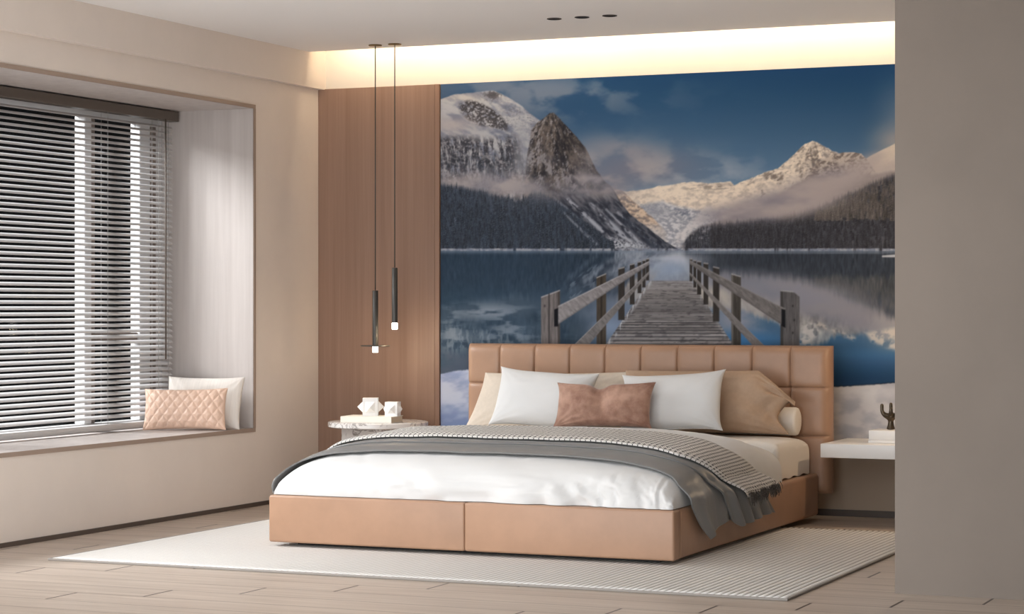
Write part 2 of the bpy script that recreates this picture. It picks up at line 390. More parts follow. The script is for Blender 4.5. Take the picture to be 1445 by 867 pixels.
    lay(pm*.85*ss(.52, .62, .5*fbm((U+V*.35)/1.8, (V-U*.25)/3.6, 4, 89, .75)+.5*radial(779, 142, 16, 16, 209)+.25*big+.08*blob(756, 205, 15, 40)+.09*blob(785, 243, 44, 12, .5)-.03), col(150, 146, 150))
    lay(pm*.6*ss(776, 800, U-.5*(V-165))*ss(.35, .55, str2), col(62, 58, 60))
    
    lay(pm*.6*seg(792, 238, 818, 254, 1.0, .8, 1.6)*ss(.4, .55, rn2), col(176, 170, 172))
    lay(bk*.55*seg(738, 175, 736, 235, 7, 12, 9), col(160, 162, 172))
    # lower right apron of the massif, snow chutes running down to the lake
    ap = bk*ss(262, 280, V)*ss(770, 800, U)
    lay(ap, lerp(col(46, 50, 62), col(92, 94, 104), ss(.35, .65, fbm((U-V)/5, (V+U)/14, 5, 97, .6))))
    for a in [(778, 276, 860, 352, 1.5, 5), (802, 282, 850, 326, 2.5, 3), (834, 288, 892, 346, 2.2, 5), (856, 296, 905, 345, 1, 2.5), (800, 300, 838, 336, 1.5, 2), (872, 300, 925, 345, 1, 2.)]:
        lay(ap*.85*seg(*a, 2)*ss(.34, .5, fbm((U-V)/4, (U+V)/12, 4, 99)), col(176, 180, 192))
    lay(bk*ss(.38, .5, str2)*poly([(858, 334), (874, 336), (930, 352), (846, 352)], 6), col(190, 194, 204))
    lay(bk*.8*ss(.4, .5, str1)*seg(880, 310, 925, 348, 4, 6, 3), col(56, 62, 76))
    # ---- mist on the left
    for a in [(640, 176, 34, 11, 0, .85), (655, 262, 80, 13, .05, .9), (716, 262, 56, 16, .1, 1.), (690, 250, 40, 9, 0, .6), (838, 254, 44, 15, .1, 1.), (796, 268, 60, 10, .1, .85), (864, 264, 26, 12, 0, .8), (775, 225, 22, 12, .5, .35), (830, 225, 16, 14, 0, .55)]:
        lay(a[5]*blob(*a[:5])*ss(.15, .5, soft_n), lerp(col(136, 134, 144), col(172, 164, 166), ss(.35, .62, soft_n)))
    # ---- trees
    def trees(n, top, base, dark, lite, hmin, hmax, xr, seed, snowy=.5, tint=None):
        r = np.random.RandomState(seed)
        xs = r.uniform(*xr, n); tt = r.rand(n)
        items = []
        for x, t_ in zip(xs, tt):
            y0 = np.interp(x, [p[0] for p in top], [p[1] for p in top]); y1 = base
            items.append((y0+(y1-y0)*t_, x, t_))
        items.sort()
        for y, x, t_ in items:
            h = r.uniform(hmin, hmax)*(.75+.5*t_); w = h*r.uniform(.15, .22)
            i0, i1 = int((x-w-U0)*SS), int((x+w-U0)*SS)+2; j0, j1 = int((y-h-V0)*SS), int((y-V0)*SS)+1
            i0 = max(i0, 0); j0 = max(j0, 0)
            if i1 <= i0+1 or i0 >= W or j0 >= H: continue
            uu = U[j0:j1, i0:i1]; vv = V[j0:j1, i0:i1]
            if uu.size == 0: continue
            f = np.clip((vv-(y-h))/h, 0, 1)
            edge_ = w*f*(.65+.35*((f*6+r.rand()) % 1))
            m = np.clip((edge_-np.abs(uu-x))*SS+.5, 0, 1)*(.55+.45*r.rand())
            k = r.rand()
            c = dark*(1-k)+(dark*.55)*k
            sn = (r.rand(*uu.shape) < snowy*(.4+.6*((f*5+r.rand()) % 1)))*(.3+.7*r.rand(*uu.shape))*(.5+.5*(uu < x))
            cc = c[None, None, :]*(1-sn[..., None]*.6)+lite*sn[..., None]*.6
            img[j0:j1, i0:i1] = img[j0:j1, i0:i1]*(1-m[..., None])+cc*m[..., None]
    topl = [(600, 258), (623, 262), (660, 270), (700, 280), (735, 286), (755, 276), (770, 280), (790, 292), (812, 308), (832, 324), (850, 338), (862, 350)]
    fl_ = below(np.interp(u, [p[0] for p in topl], [p[1]-4 for p in topl])[None, :]+10*(soft_n-.5), 5)*(1-ss(846, 862, U-.6*(V-350)*0))
    lay(fl_*.9, lerp(col(44, 54, 70), col(86, 94, 110), fbm(U/2.2, V/6, 4, 101)))
    trees(2600, topl, 354, col(50, 60, 76), col(168, 174, 186), 8, 15, (606, 866), 3, .6)
    lay(.35*fl_*blob(760, 275, 60, 14), col(120, 122, 132))
    for a in [(752, 270, 30, 8, .2, .45)]: lay(a[5]*blob(*a[:5]), col(140, 138, 146))
    lay(.7*bk*seg(795, 300, 842, 345, 1.2, 2.2, 1.6)*ss(.4, .55, str1), col(150, 156, 170))
    topr = [(958, 352), (975, 334), (990, 322), (1020, 318), (1060, 316), (1100, 308), (1150, 296), (1200, 276), (1232, 262), (1263, 250), (1275, 246)]
    fr_ = below(np.interp(u, [p[0] for p in topr], [p[1]-3 for p in topr])[None, :]+8*(soft_n-.5), 4)*ss(956, 972, U)
    lay(fr_*.95, lerp(col(54, 56, 66), col(96, 94, 98), fbm(U/2.2, V/6, 4, 103)))
    lay(fr_*.7*ss(.5, .6, rn)*blob(995, 332, 26, 12, -.3), col(170, 170, 178))
    trees(260, topr, 353, col(58, 60, 70), col(150, 150, 158), 4, 8, (968, 1020), 6, .5)
    trees(2000, topr, 354, col(60, 60, 68), col(158, 152, 150), 7, 15, (1004, 1268), 5, .5)
    trees(500, [(1150, 310), (1200, 280), (1263, 252), (1275, 248)], 312, col(92, 86, 84), col(200, 186, 172), 8, 15, (1150, 1268), 9, .7)
    # mist on the right
    for a in [(1080, 284, 62, 13, -.22, 1.), (1140, 268, 60, 20, -.3, 1.), (1190, 252, 50, 20, -.35, 1.), (1215, 238, 30, 13, -.4, .6), (1025, 300, 56, 12, -.2, 1.), (1110, 294, 70, 15, -.15, .95), (1070, 306, 50, 8, -.1, .6), (1150, 282, 40, 12, -.3, .7), (1255, 238, 30, 10, -.5, .6), (1235, 222, 16, 8, -.4, .5)]:
        lay(min(a[5], .95)*blob(*a[:5], p=1.2)*ss(.12, .5, soft_n2*.6+soft_n*.4), lerp(col(142, 136, 144), col(174, 162, 160), ss(.3, .6, soft_n2)))
    # ---- shore line
    YS = 354.
    shore = YS+1.2*(fbm(U/5, V*0+1, 3, 111)-.5)
    lay(ss(-1.4, -.2, V-shore+2.2)*ss(.36, .5, fbm(U/6, V*0+9, 4, 113)+.1)*.9, lerp(col(128, 136, 154), col(176, 180, 190), ss(.4, .6, rn)))
    # ---- lake : mirrored landscape, smeared and tinted
    land = img.copy()
    jy = 356+(V-YS)*0
    src = YS-2-(V-YS)/.88 + 5*(fbm(U/3.2, V/30, 3, 121)-.5)*np.clip((V-YS)/20, 0, 1)*2
    sj = np.clip((src-V0)*SS, 0, H-1).astype(int)
    uj = U + 3*(fbm(U/16, V/2.2, 3, 123)-.5)*np.clip((V-YS)/30, 0, 1)*2
    si = np.clip((uj-U0)*SS, 0, W-1).astype(int)
    def vblur(a, k):
        c = np.cumsum(np.concatenate([np.repeat(a[:1], k+1, 0), a, np.repeat(a[-1:], k, 0)], 0), 0)
        return (c[2*k+1:]-c[:-2*k-1])/(2*k+1)
    refl = vblur(land[sj, si], 7)
    lum = refl.mean(-1, keepdims=True)
    tl = np.clip((900-U)/200, 0, 1)[..., None]
    refl = refl*(.80-.16*tl)+np.array([8., 20, 30])*(.55+.45*tl)
    refl = refl*(1-.25*tl)+np.array([46., 64, 84])*.25*tl
    # deeper sky reflection towards the bottom
    lk = ss(-.4, .6, V-YS)
    lay(lk, refl)
    lay(lk*.55*ss(440, 520, V)*ss(1090, 1190, U), lerp(col(62, 108, 152), col(30, 64, 98), ss(470, 540, V)))
    lay(lk*.85*ss(486, 505, V)*ss(1060, 1150, U), lerp(col(70, 114, 156), col(28, 58, 90), ss(485, 540, V)))
    lay(lk*.8*blob(1045, 452, 44, 22)*ss(.3, .6, soft_n+.1), col(150, 152, 166))
    lay(lk*.9*blob(1050, 482, 60, 14), col(66, 122, 176))
    lay(lk*.9*blob(1140, 420, 90, 24, .22)*ss(.1, .45, soft_n2), col(142, 142, 154))
    lay(lk*.6*blob(1060, 400, 50, 14, .25)*ss(.2, .5, soft_n), col(132, 136, 150))
    lay(lk*.7*blob(1190, 447, 60, 14, .3)*ss(.2, .5, soft_n2), col(132, 130, 142))
    lay(lk*.85*ss(.42, .58, fbm(U/8, V/7, 4, 131))*poly([(1134, 458), (1150, 454), (1158, 470), (1140, 486), (1128, 487)], 4), col(196, 192, 190))
    lay(lk*.8*ss(.4, .6, fbm(U/6, V/6, 4, 133)+.06)*seg(1142, 452, 1205, 478, 3, 2.5, 3), col(190, 180, 172))
    lay(lk*.85*ss(.3, .55, fbm(U/9, V/7, 4, 135)+.05)*poly([(1222, 470), (1268, 462), (1268, 496), (1250, 490), (1230, 482)], 4), col(204, 194, 184))
    lay(lk*.85*blob(945, 366, 42, 9)*ss(.2, .45, soft_n), col(204, 208, 220))
    lay(lk*.55*blob(905, 372, 40, 14, -.4)*ss(.3, .55, rn2), col(170, 178, 194))
    lay(lk*.8*blob(947, 379, 30, 11), col(150, 168, 196))
    lay(lk*.45*blob(930, 392, 40, 22), col(148, 164, 190))
    # left water : teal band, cloud reflection, snow reflections
    lay(lk*.6*(1-ss(800, 900, U))*ss(392, 425, V), lerp(col(36, 56, 76), col(48, 72, 92), soft_n2))
    cr = ss(.4, .62, fbm(U/24, V/7, 5, 141)+.22*blob(690, 442, 44, 12)+.14*blob(715, 466, 40, 12)+.12*blob(640, 470, 20, 26)-.06)
    lay(lk*.75*cr*np.clip(blob(690, 440, 52, 12)+blob(722, 462, 30, 14)*.7+blob(636, 468, 14, 26)*.8+blob(700, 478, 80, 12)*.5, 0, 1), col(146, 156, 170))
    lay(lk*.6*ss(.45, .6, fbm(U/3, V/9, 4, 143))*np.clip(blob(690, 478, 60, 14)+blob(640, 480, 20, 20), 0, 1), col(132, 144, 158))
    lay(lk*.4*ss(.5, .6, fbm((U+V)/4, (V-U)/14, 4, 145))*(seg(800, 406, 842, 376, 4, 3, 3)+seg(806, 420, 850, 392, 3, 3, 4)), col(150, 162, 178))
    lay(lk*.6*blob(868, 436, 46, 22), col(112, 128, 152))
    lay(lk*.75*blob(862, 462, 26, 16), col(140, 158, 186))
    lay(lk*.3*(1-ss(YS, YS+7, V)), col(150, 164, 184))
    lay(ss(.5, .0, np.abs(V-YS-3.3))*.35*ss(880, 1000, U), col(190, 200, 212))
    lay(seg(1246, 362, 1272, 361, 1.2, 2.4, .8)*.9, col(206, 208, 214))
    # ---- foreground snow
    fgl = below(ridge([(600, 530), (623, 528), (640, 524), (660, 522), (700, 535), (1120, 552), (1178, 546), (1200, 545), (1230, 543), (1270, 540)], .9, 151, .3), .8)
    sn = lerp(col(150, 164, 200), col(196, 204, 224), ss(.35, .65, fbm(U/26+V/50, V/14, 4, 153)))
    snr = lerp(col(166, 166, 174), col(196, 194, 196), ss(.35, .65, fbm(U/30, V/16, 4, 155)))
    lay(below(ridge([(600, 500), (623, 496), (660, 500), (700, 535), (1270, 700)], 3, 157), 8)*.6*ss(.4, .6, soft_n)*lk, col(84, 92, 110))
    lay(fgl, np.where((U < 900)[..., None], sn, snr))
    lay(fgl*.55*ss(560, 600, V)*(U < 900), col(104, 124, 168))
    lay(fgl*.5*ss(540, 552, V)*(1-ss(552, 575, V))*(U > 900), col(214, 212, 214))
    lay((1-ss(.3, 1.5, np.abs(V-ridge([(600, 200), (1120, 550), (1178, 545.5), (1200, 544.5), (1230, 542.5), (1270, 539.5)], .9, 151, .3))))*.8*(U > 1000), col(28, 40, 56))
    # ---- jetty
    wood = fbm(U/30, V/1.5, 4, 161, .7); grain = fbm(U/3, V/14, 4, 163, .6)
    dk = poly([(917, 396.5), (975, 396.5), (1044, 500), (846, 500)], .6)
    pv = 1/np.clip(V-362, 5, None)
    row = pv*2600; rr = row-np.floor(row)
    rid = np.floor(row).astype(int)
    tone = np.random.RandomState(4).rand(400)[rid % 400]
    plank = lerp(col(104, 100, 100), col(176, 172, 172), np.clip(tone*.55+wood*.9-.25, 0, 1))
    lay(dk, plank)
    gap = np.maximum(ss(.62, .86, rr), 1-ss(0, .12, rr))
    lay(dk*gap*.75*ss(404, 432, V), col(46, 46, 52))
    lay(dk*.5*ss(.58, .68, fbm(U/9, V/1.2, 4, 167)), col(58, 56, 60))
    lay(dk*.3*(1-ss(397, 415, V)), col(150, 152, 160))
    lay(dk*.8*(1-ss(0, 7, np.abs(U-np.interp(V, [396, 500], [918, 848]))))*ss(.45, .6, grain), col(206, 212, 222))
    lay(dk*.4*(1-ss(0, 5, np.abs(U-np.interp(V, [396, 500], [974, 1042]))))*ss(.45, .6, grain), col(196, 200, 210))
    def post(x0, x1, yt0, yt1, yb, base, side=None, light=None):
        m = poly([(x0, yt0), (x1, yt1), (x1, yb), (x0, yb)], .5)
        g = fbm(U/1.6, V/16, 4, 171, .6)
        lay(m, lerp(col(*base)*.72, col(*base)*1.28, g))
        if side is not None:
            a, b, c = side
            lay(m*poly([(a, 0), (b, 0), (b, 999), (a, 999)], .6)*.8, col(*c))
        lay(m*.8*(1-ss(.4, 1.6, np.abs(V-(yt0+(U-x0)*(yt1-yt0)/(x1-x0))-.6))), col(188, 188, 192))
    def rail(pts, base, top=True):
        m = poly(pts, .5)
        lay(m, lerp(col(*base)*.75, col(*base)*1.22, fbm((U+V)/9, (U-V)/3, 4, 177, .6)))
        return m
    D = (54, 50, 48); DG = (62, 58, 56)
    for p in [(912, 916.4, 365, 364.6, 396), (906.8, 911.4, 367, 366.6, 406), (900, 905.5, 369.4, 368.6, 414), (889, 895.9, 373, 371.6, 430), (872.8, 881.7, 379, 376.5, 452)]:
        post(*p, D)
    post(842.2, 855.7, 391.5, 385.7, 500, (72, 64, 56), (848, 850, (40, 36, 34)))
    for p in [(973.5, 977.4, 364.8, 365, 397), (978.7, 983, 367, 367.2, 406), (984, 989.8, 368.2, 368.8, 416), (993, 999.8, 370.6, 371.6, 430), (1006.4, 1015.4, 376, 378, 454)]:
        post(*p, D)
    post(1032.4, 1045.8, 386, 390, 500, (70, 66, 62), (1032, 1035, (112, 108, 104)))
    post(763.9, 790.6, 419, 409.2, 500, (112, 106, 106), (787.5, 791, (62, 56, 54)))
    lay(poly([(774, 415), (776.2, 414), (776.2, 500), (774, 500)], .6)*.7, col(52, 48, 50))
    post(1101.5, 1128.5, 409.5, 412, 500, (92, 90, 92), (1101, 1105.5, (62, 60, 60)))
    img[:] = img
    m = poly([(1115, 408), (1129, 419.5), (1131, 400)], .5)
    bgc = img[int((414-V0)*SS), int((1136-U0)*SS)]
    lay(m, bgc)
    for (x, y) in [(1119, 432), (1121, 452), (1119, 470), (769, 432)]: lay(.8*blob(x, y, 1.2, 1.6), col(30, 28, 30))
    m = rail([(788, 432), (916.4, 368.6), (916.4, 374), (788, 458)], (140, 136, 138))
    lay(m*.6*(1-ss(0, 2.4, V-np.interp(u, [788, 916.4], [432, 368.6])[None, :])), col(206, 206, 212))
    lay(m*.45*(1-ss(0, 3.5, np.interp(u, [788, 916.4], [458, 374])[None, :]-V)), col(74, 72, 76))
    m = rail([(916.4, 383), (916.4, 387), (820, 500), (797, 500)], (120, 116, 116))
    lay(m*.6*(1-ss(0, 2.2, V-np.interp(u, [797, 916.4], [500, 383])[None, :])), col(188, 188, 194))
    m = rail([(973.5, 367.4), (1108.5, 436), (1108.5, 462), (973.5, 372.9)], (116, 112, 112))
    lay(m*.55*(1-ss(0, 2.4, V-np.interp(u, [973.5, 1108.5], [367.4, 436])[None, :])), col(168, 166, 168))
    lay(m*.4*(1-ss(0, 4, np.interp(u, [973.5, 1108.5], [372.9, 462])[None, :]-V)), col(70, 68, 70))
    m = rail([(973.5, 384.6), (1091, 500), (1073, 500), (973.5, 388.4)], (122, 118, 118))
    lay(m*.5*(1-ss(0, 2.2, V-np.interp(u, [973.5, 1091], [384.6, 500])[None, :])), col(170, 168, 170))
    lay(poly([(782.4, 437), (788, 435), (788, 461), (782.4, 461)], .6), col(18, 18, 24))
    lay(poly([(1103, 436), (1108.6, 437.5), (1108.6, 463), (1103, 460)], .6), col(22, 22, 26))
    img = np.clip(img, 0, 255)/255.
    img = img.reshape(H//SS, SS, W//SS, SS, 3).mean((1, 3))
    return img
# ---------------------------------------------------------------- the setting
XL, YB, ZC = -6.25, 11.5, 2.606
struct(box('floor', -7.2, 3.2, -1.5, 11.7, -.1, 0, M_floor))
struct(box('ceiling', -6.6, 1.2, 5.0, 11.30, ZC, ZC+.06, M_ceil))
WY0, WY1, WZ0, WZ1, WX = 7.2, 10.728, .44, 2.23, -6.84          # window bay: sides, sill, head, depth
bm = bmesh.new()
add_box(bm, XL-.12, XL, 4.0, WY0-.02, 0, 3.0)
add_box(bm, XL-.12, XL, WY1+.02, YB+.2, 0, 3.0)
add_box(bm, XL-.12, XL, WY0-.02, WY1+.02, 0, WZ0-.02)
add_box(bm, XL-.12, XL, WY0-.02, WY1+.02, WZ1+.02, 3.0)
struct(bm_obj('wall_left', bm, M_wall))
bm = bmesh.new(); add_box(bm, -6.6, 1.2, YB+.02, YB+.2, 0, .40); add_box(bm, -6.6, 1.2, YB+.02, YB+.2, .40, 3.0); add_box(bm, XL, 1.2, YB, YB+.02, 2.405, 3.0); add_box(bm, -5.44, 1.2, YB, YB+.02, 0, .395)
wb = struct(bm_obj('wall_back', bm, M_back)); wb.data.materials.append(M_lower_shade)
for f in wb.data.polygons:
    if f.center.z < .402 and f.center.y < YB+.021: f.material_index = 1
struct(box('wall_front', -2.06, 3.2, 8.48, 8.70, 0, 3.0, M_slab))
struct(box('wall_right', 1.0, 1.2, 8.70, YB, 0, 3.0, M_back))
struct(box('trim_1', XL-.01, -6.205, 4.0, YB, 2.402, 3.0, M_wall))                 # bulkhead above the window wall
bm = bmesh.new(); add_box(bm, -6.6, 1.2, 10.9, YB+.1, 2.86, 2.9); add_box(bm, -6.6, 1.2, 10.98, 11.0, ZC+.06, 2.87)
struct(bm_obj('trim_2', bm, M_ceil))                                                # cover of the light cove
# lining of the window bay
bm = bmesh.new()
add_box(bm, WX-.1, XL+.002, WY0-.02, WY1+.02, WZ0-.02, WZ0)
add_box(bm, WX-.1, XL+.002, WY0-.02, WY1+.02, WZ1, WZ1+.02)
add_box(bm, WX-.1, XL+.002, WY1, WY1+.02, WZ0, WZ1)
add_box(bm, WX-.1, XL+.002, WY0-.02, WY0, WZ0, WZ1)
o = bm_obj('trim_3', bm, M_lining); struct(o)
bm = bmesh.new()
for (a, b, c, d) in ((WY0, WY1+.02, WZ0-.022, WZ0), (WY0, WY1+.02, WZ1, WZ1+.022), (WY1, WY1+.022, WZ0, WZ1)): add_box(bm, XL, XL+.006, a, b, c, d)
struct(bm_obj('trim_4', bm, M_frame_edge))
# walnut panel left of the mural
bm = bmesh.new(); add_box(bm, XL, -5.487, YB-.012, YB+.02, 0, 2.405, .002, 1)
struct(bm_obj('trim_5', bm, M_panel))
struct(box('trim_6', -5.484, -5.456, YB-.016, YB+.02, 0, 2.405, M_panel_edge))
struct(box('baseboard_left', XL, XL+.012, 4.0, YB-.02, 0, .022, M_skirt))
struct(box('baseboard_back', -5.44, 1.0, YB-.012, YB, 0, .035, M_skirt))
# window behind the blind
win = bpy.data.objects.new('window_1', None); C.objects.link(win); win.location = (WX, 9.0, WZ0); struct(win)
def wbox(name, y0, y1, z0, z1, x0, x1, m): 
    o = box(name, x0-WX, x1-WX, y0-9.0, y1-9.0, z0-WZ0, z1-WZ0, m, win, .004, 1); return o
wbox('sill_frame', WY0, WY1, WZ0, .486, WX-.07, WX-.005, M_upvc); wbox('head_frame', WY0, WY1, 2.15, WZ1, WX-.07, WX-.005, M_upvc)
wbox('jamb_frame', 10.50, WY1, .486, 2.15, WX-.07, WX-.005, M_upvc); wbox('jamb_frame', WY0, WY0+.1, .486, 2.15, WX-.07, WX-.005, M_upvc)
wbox('jamb_seal', 10.60, 10.65, .486, 2.15, WX-.01, WX+.004, M_gframe)
for y in (8.55, 9.96):
    wbox('mullion', y, y+.062, .486, 2.15, WX-.07, WX-.002, M_upvc); wbox('mullion_seal', y+.062, y+.11, .486, 2.15, WX-.06, WX-.012, M_gframe)
wbox('transom', 10.07, 10.50, .93, .975, WX-.06, WX-.02, M_gframe)
for (a, b) in ((WY0+.1, 8.55), (8.66, 9.96), (10.07, 10.50)): wbox('pane', a, b, .486, 2.15, WX-.045, WX-.035, M_pane)

# ---------------------------------------------------------------- venetian blind
BX = -6.745
bl = thing('venetian_blind', 'wide grey venetian blind with tilted horizontal slats inside the window bay', 'blind', (BX, 8.98, WZ0))
def loc(x0, x1, y0, y1, z0, z1): return (x0-BX, x1-BX, y0-8.98, y1-8.98, z0-WZ0, z1-WZ0)
BY0, BY1 = 7.25, 10.655
hr = box('headrail', *loc(BX-.035, BX+.03, BY0, 10.70, 2.168, 2.222), M_rail, bl, .003, 1)
nsl = 53; pitch = .0309; z_lo = .505
vs, fs = [], []
tilt = math.radians(30); w = .034; nk = 6
for k in range(nsl):
    zc = z_lo+.02+k*pitch; b0 = len(vs)
    if zc > 2.16: break
    for y in (BY0, BY1):
        for top in (1, 0):
            for q in range(nk+1):
                a = (q/nk-.5); arch = .004*(1-4*a*a)+(.0006 if top else -.0006)
                dx, dz = a*w, arch
                vs.append((dx*math.cos(tilt)+dz*math.sin(tilt), y-8.98, zc-WZ0-dx*math.sin(tilt)+dz*math.cos(tilt)))
    n1 = nk+1
    for q in range(nk):
        fs.append((b0+q, b0+q+1, b0+2*n1+q+1, b0+2*n1+q)); fs.append((b0+n1+q+1, b0+n1+q, b0+3*n1+q, b0+3*n1+q+1))
    fs.append((b0, b0+2*n1, b0+3*n1, b0+n1)); fs.append((b0+nk, b0+n1+nk, b0+3*n1+nk, b0+2*n1+nk))
    fs.append(tuple(b0+q for q in range(n1))+tuple(b0+n1+q for q in range(nk, -1, -1)))
    fs.append(tuple(b0+3*n1+q for q in range(n1))+tuple(b0+2*n1+q for q in range(nk, -1, -1)))
mesh_obj('slats', vs, fs, M_alu, bl)
box('bottom_rail', *loc(BX-.024, BX+.024, BY0, BY1, .452, .486), M_alu, bl, .006, 2)
for y in (8.2, 9.18+.82, 10.50, 10.60):
    bm = bmesh.new()
    for dx in (-.021, .021): tube(bm, [(dx, y-8.98, .03), (dx, y-8.98, 1.73)], .0012, 5)
    bm_obj('ladder_cord', bm, M_cord, bl)
bm = bmesh.new(); tube(bm, [(.032, 10.555-8.98, 1.735), (.034, 10.555-8.98, .385)], .0045, 8); bm_obj('tilt_wand', bm, M_rail, hr, True)

# ---------------------------------------------------------------- mural
U0, U1, V0, V1, SS = 612.0, 1270.0, 80.0, 616.0, 2
CF, CH = 3108., 1.12
TH = math.atan(1352.5/CF)
def photo_px(X, Y, Z):
    d = -math.sin(TH)*X+math.cos(TH)*Y; l = math.cos(TH)*X+math.sin(TH)*Y
    return 722.5+CF*l/d, 433.-CF*(Z-CH)/d
def build_mural():
    img = paint_mural()
    x = np.concatenate([np.linspace(-5.452, -2.76, 650), np.linspace(-2.75, -.9, 120)])
    z = np.linspace(.395, 2.405, 500)
    X, Z = np.meshgrid(x, z, indexing='ij')
    Xm = np.where(X > -2.76, -2.76-(X+2.76)/3.4, X)          # hidden stretch behind the front wall: the shore carries on
    pu, pv = photo_px(Xm, YB, Z)
    fu = np.clip(pu-U0-.5, 0, img.shape[1]-1.001); fv = np.clip(pv-V0-.5, 0, img.shape[0]-1.001)
    i = fu.astype(int); j = fv.astype(int); a = (fu-i)[..., None]; b = (fv-j)[..., None]
    c = (img[j, i]*(1-a)+img[j, i+1]*a)*(1-b)+(img[j+1, i]*(1-a)+img[j+1, i+1]*a)*b
    c = np.where(c <= .04045, c/12.92, ((c+.055)/1.055)**2.4)*MURAL_GAIN
    nu, nv = len(x), len(z)
    ii, jj = np.meshgrid(np.arange(nu-1), np.arange(nv-1), indexing='ij')
    q = np.stack([ii*nv+jj, (ii+1)*nv+jj, (ii+1)*nv+jj+1, ii*nv+jj+1], -1).reshape(-1, 4)
    me = bpy.data.meshes.new('wall_mural')
    co = np.stack([X, np.full_like(X, YB-.004), Z], -1).reshape(-1, 3)
    me.vertices.add(nu*nv); me.vertices.foreach_set('co', co.astype(np.float32).ravel())
    me.loops.add(q.size); me.loops.foreach_set('vertex_index', q.ravel().astype(np.int32))
    me.polygons.add(len(q)); me.polygons.foreach_set('loop_start', np.arange(0, q.size, 4, dtype=np.int32))
    me.update(calc_edges=True); me.validate()
    at = me.color_attributes.new('picture', 'FLOAT_COLOR', 'POINT')
    at.data.foreach_set('color', np.concatenate([c, np.ones_like(c[..., :1])], -1).astype(np.float32).ravel())
    me.materials.append(M_mural)
    o = link(bpy.data.objects.new('wall_mural', me))
    tag(o, 'large wall mural of a snowy mountain lake with a wooden jetty behind the bed', 'wall mural')
MURAL_GAIN = 1.0
build_mural()

# ---------------------------------------------------------------- cove light, pendants, recessed spots
tag(box('light_strip', -6.15, .95, 11.30, 11.312, ZC+.075, ZC+.085, M_led), 'thin warm light strip hidden in the ceiling cove above the mural', 'light strip')
def pendant(x, y, ztop, zbot, disc, label):
    t = thing('pendant_lamp', label, 'pendant lamp', (x, y, ZC), 0, 'pendant lamps over the marble side table')
    bm = bmesh.new(); lathe(bm, [(0, 0), (.038, 0), (.038, -.006), (.034, -.008), (0, -.008)], n=40); bm_obj('canopy', bm, M_brass, t, angle=40)
    bm = bmesh.new(); tube(bm, [(0, 0, -.006), (0, 0, ztop-ZC+.002)], .0032, 8); bm_obj('cord', bm, M_black, t, True)
    bm = bmesh.new(); lathe(bm, [(0, ztop-ZC), (.014, ztop-ZC), (.0165, ztop-ZC-.003), (.0165, zbot-ZC+.036), (0, zbot-ZC+.036)], n=32); lt = bm_obj('lamp_tube', bm, M_black, t, angle=40)
    bm = bmesh.new(); lathe(bm, [(0, zbot-ZC+.036), (.016, zbot-ZC+.036), (.016, zbot-ZC+.002), (.014, zbot-ZC), (0, zbot-ZC)], n=32); bm_obj('diffuser', bm, M_glow, lt, angle=40)
    if disc:
        bm = bmesh.new(); lathe(bm, [(.0166, zbot-ZC+.040), (.082, zbot-ZC+.040), (.084, zbot-ZC+.037), (.082, zbot-ZC+.034), (.0166, zbot-ZC+.034)], n=56); bm_obj('disc_shade', bm, M_black, lt, angle=40)
    return t
pendant(-5.698, 11.15, 1.212, .860, True, 'slim black pendant lamp with a flat disc near its glowing lower end')
pendant(-5.575, 11.15, 1.340, .992, False, 'slim plain black tube pendant lamp hanging higher, without any disc')
for x, lab in ((-4.332, 'left'), (-4.178, 'middle'), (-4.026, 'right')):
    t = thing('recessed_spotlight', {'left': 'dark round recessed ceiling spotlight, the one of three nearest the pendant lamps', 'middle': 'dark round recessed ceiling spotlight, the middle one of three in a row',
              'right': 'dark round recessed ceiling spotlight, the one of three farthest from the pendant lamps'}[lab], 'spotlight', (x, 10.5, ZC), 0, 'recessed spotlights in the ceiling')
    bm = bmesh.new(); lathe(bm, [(.030, 0), (.038, 0), (.038, -.003), (.034, -.004), (.030, -.003)], n=40); bm_obj('trim_ring', bm, M_spot, t, angle=40)
    bm = bmesh.new(); lathe(bm, [(.031, -.0015), (.020, -.0008), (0, -.0008)], n=40); bm_obj('reflector', bm, M_dark, t, True)

# ---------------------------------------------------------------- rug
RX0, RX1, RY0, RY1 = -5.742, -2.39, 8.10, 10.70
nr = 116; per = 8; nx = nr*per+1; xs = np.linspace(RX0, RX1, nx)
prof = .0045+.0075*np.abs(np.sin(np.pi*np.arange(nx)/per))**.7
ys = np.linspace(RY0, RY1, 40)
vs = [(x, y, h) for x, h in zip(xs, prof) for y in ys]
fs = grid_faces(nx, len(ys))
b0 = len(vs); m_ = len(ys)
vs += [(x, RY0, .001) for x in xs] + [(x, RY1, .001) for x in xs]
for i in range(nx-1):
    fs.append((b0+i, b0+i+1, (i+1)*m_, i*m_)); fs.append((b0+nx+i+1, b0+nx+i, i*m_+m_-1, (i+1)*m_+m_-1))
rug = mesh_obj('area_rug', vs, fs, M_rug, None, True)
tag(rug, 'large off white ribbed rug lying under the bed on the plank floor', 'rug')
bm = bmesh.new()
for a in ((RX0-.012, RX1+.012, RY0-.012, RY0), (RX0-.012, RX1+.012, RY1, RY1+.012), (RX0-.012, RX0, RY0, RY1), (RX1, RX1+.012, RY0, RY1)): add_box(bm, *a, 0.0005, .010, .002, 1)
bm_obj('binding', bm, M_rugedge, rug)
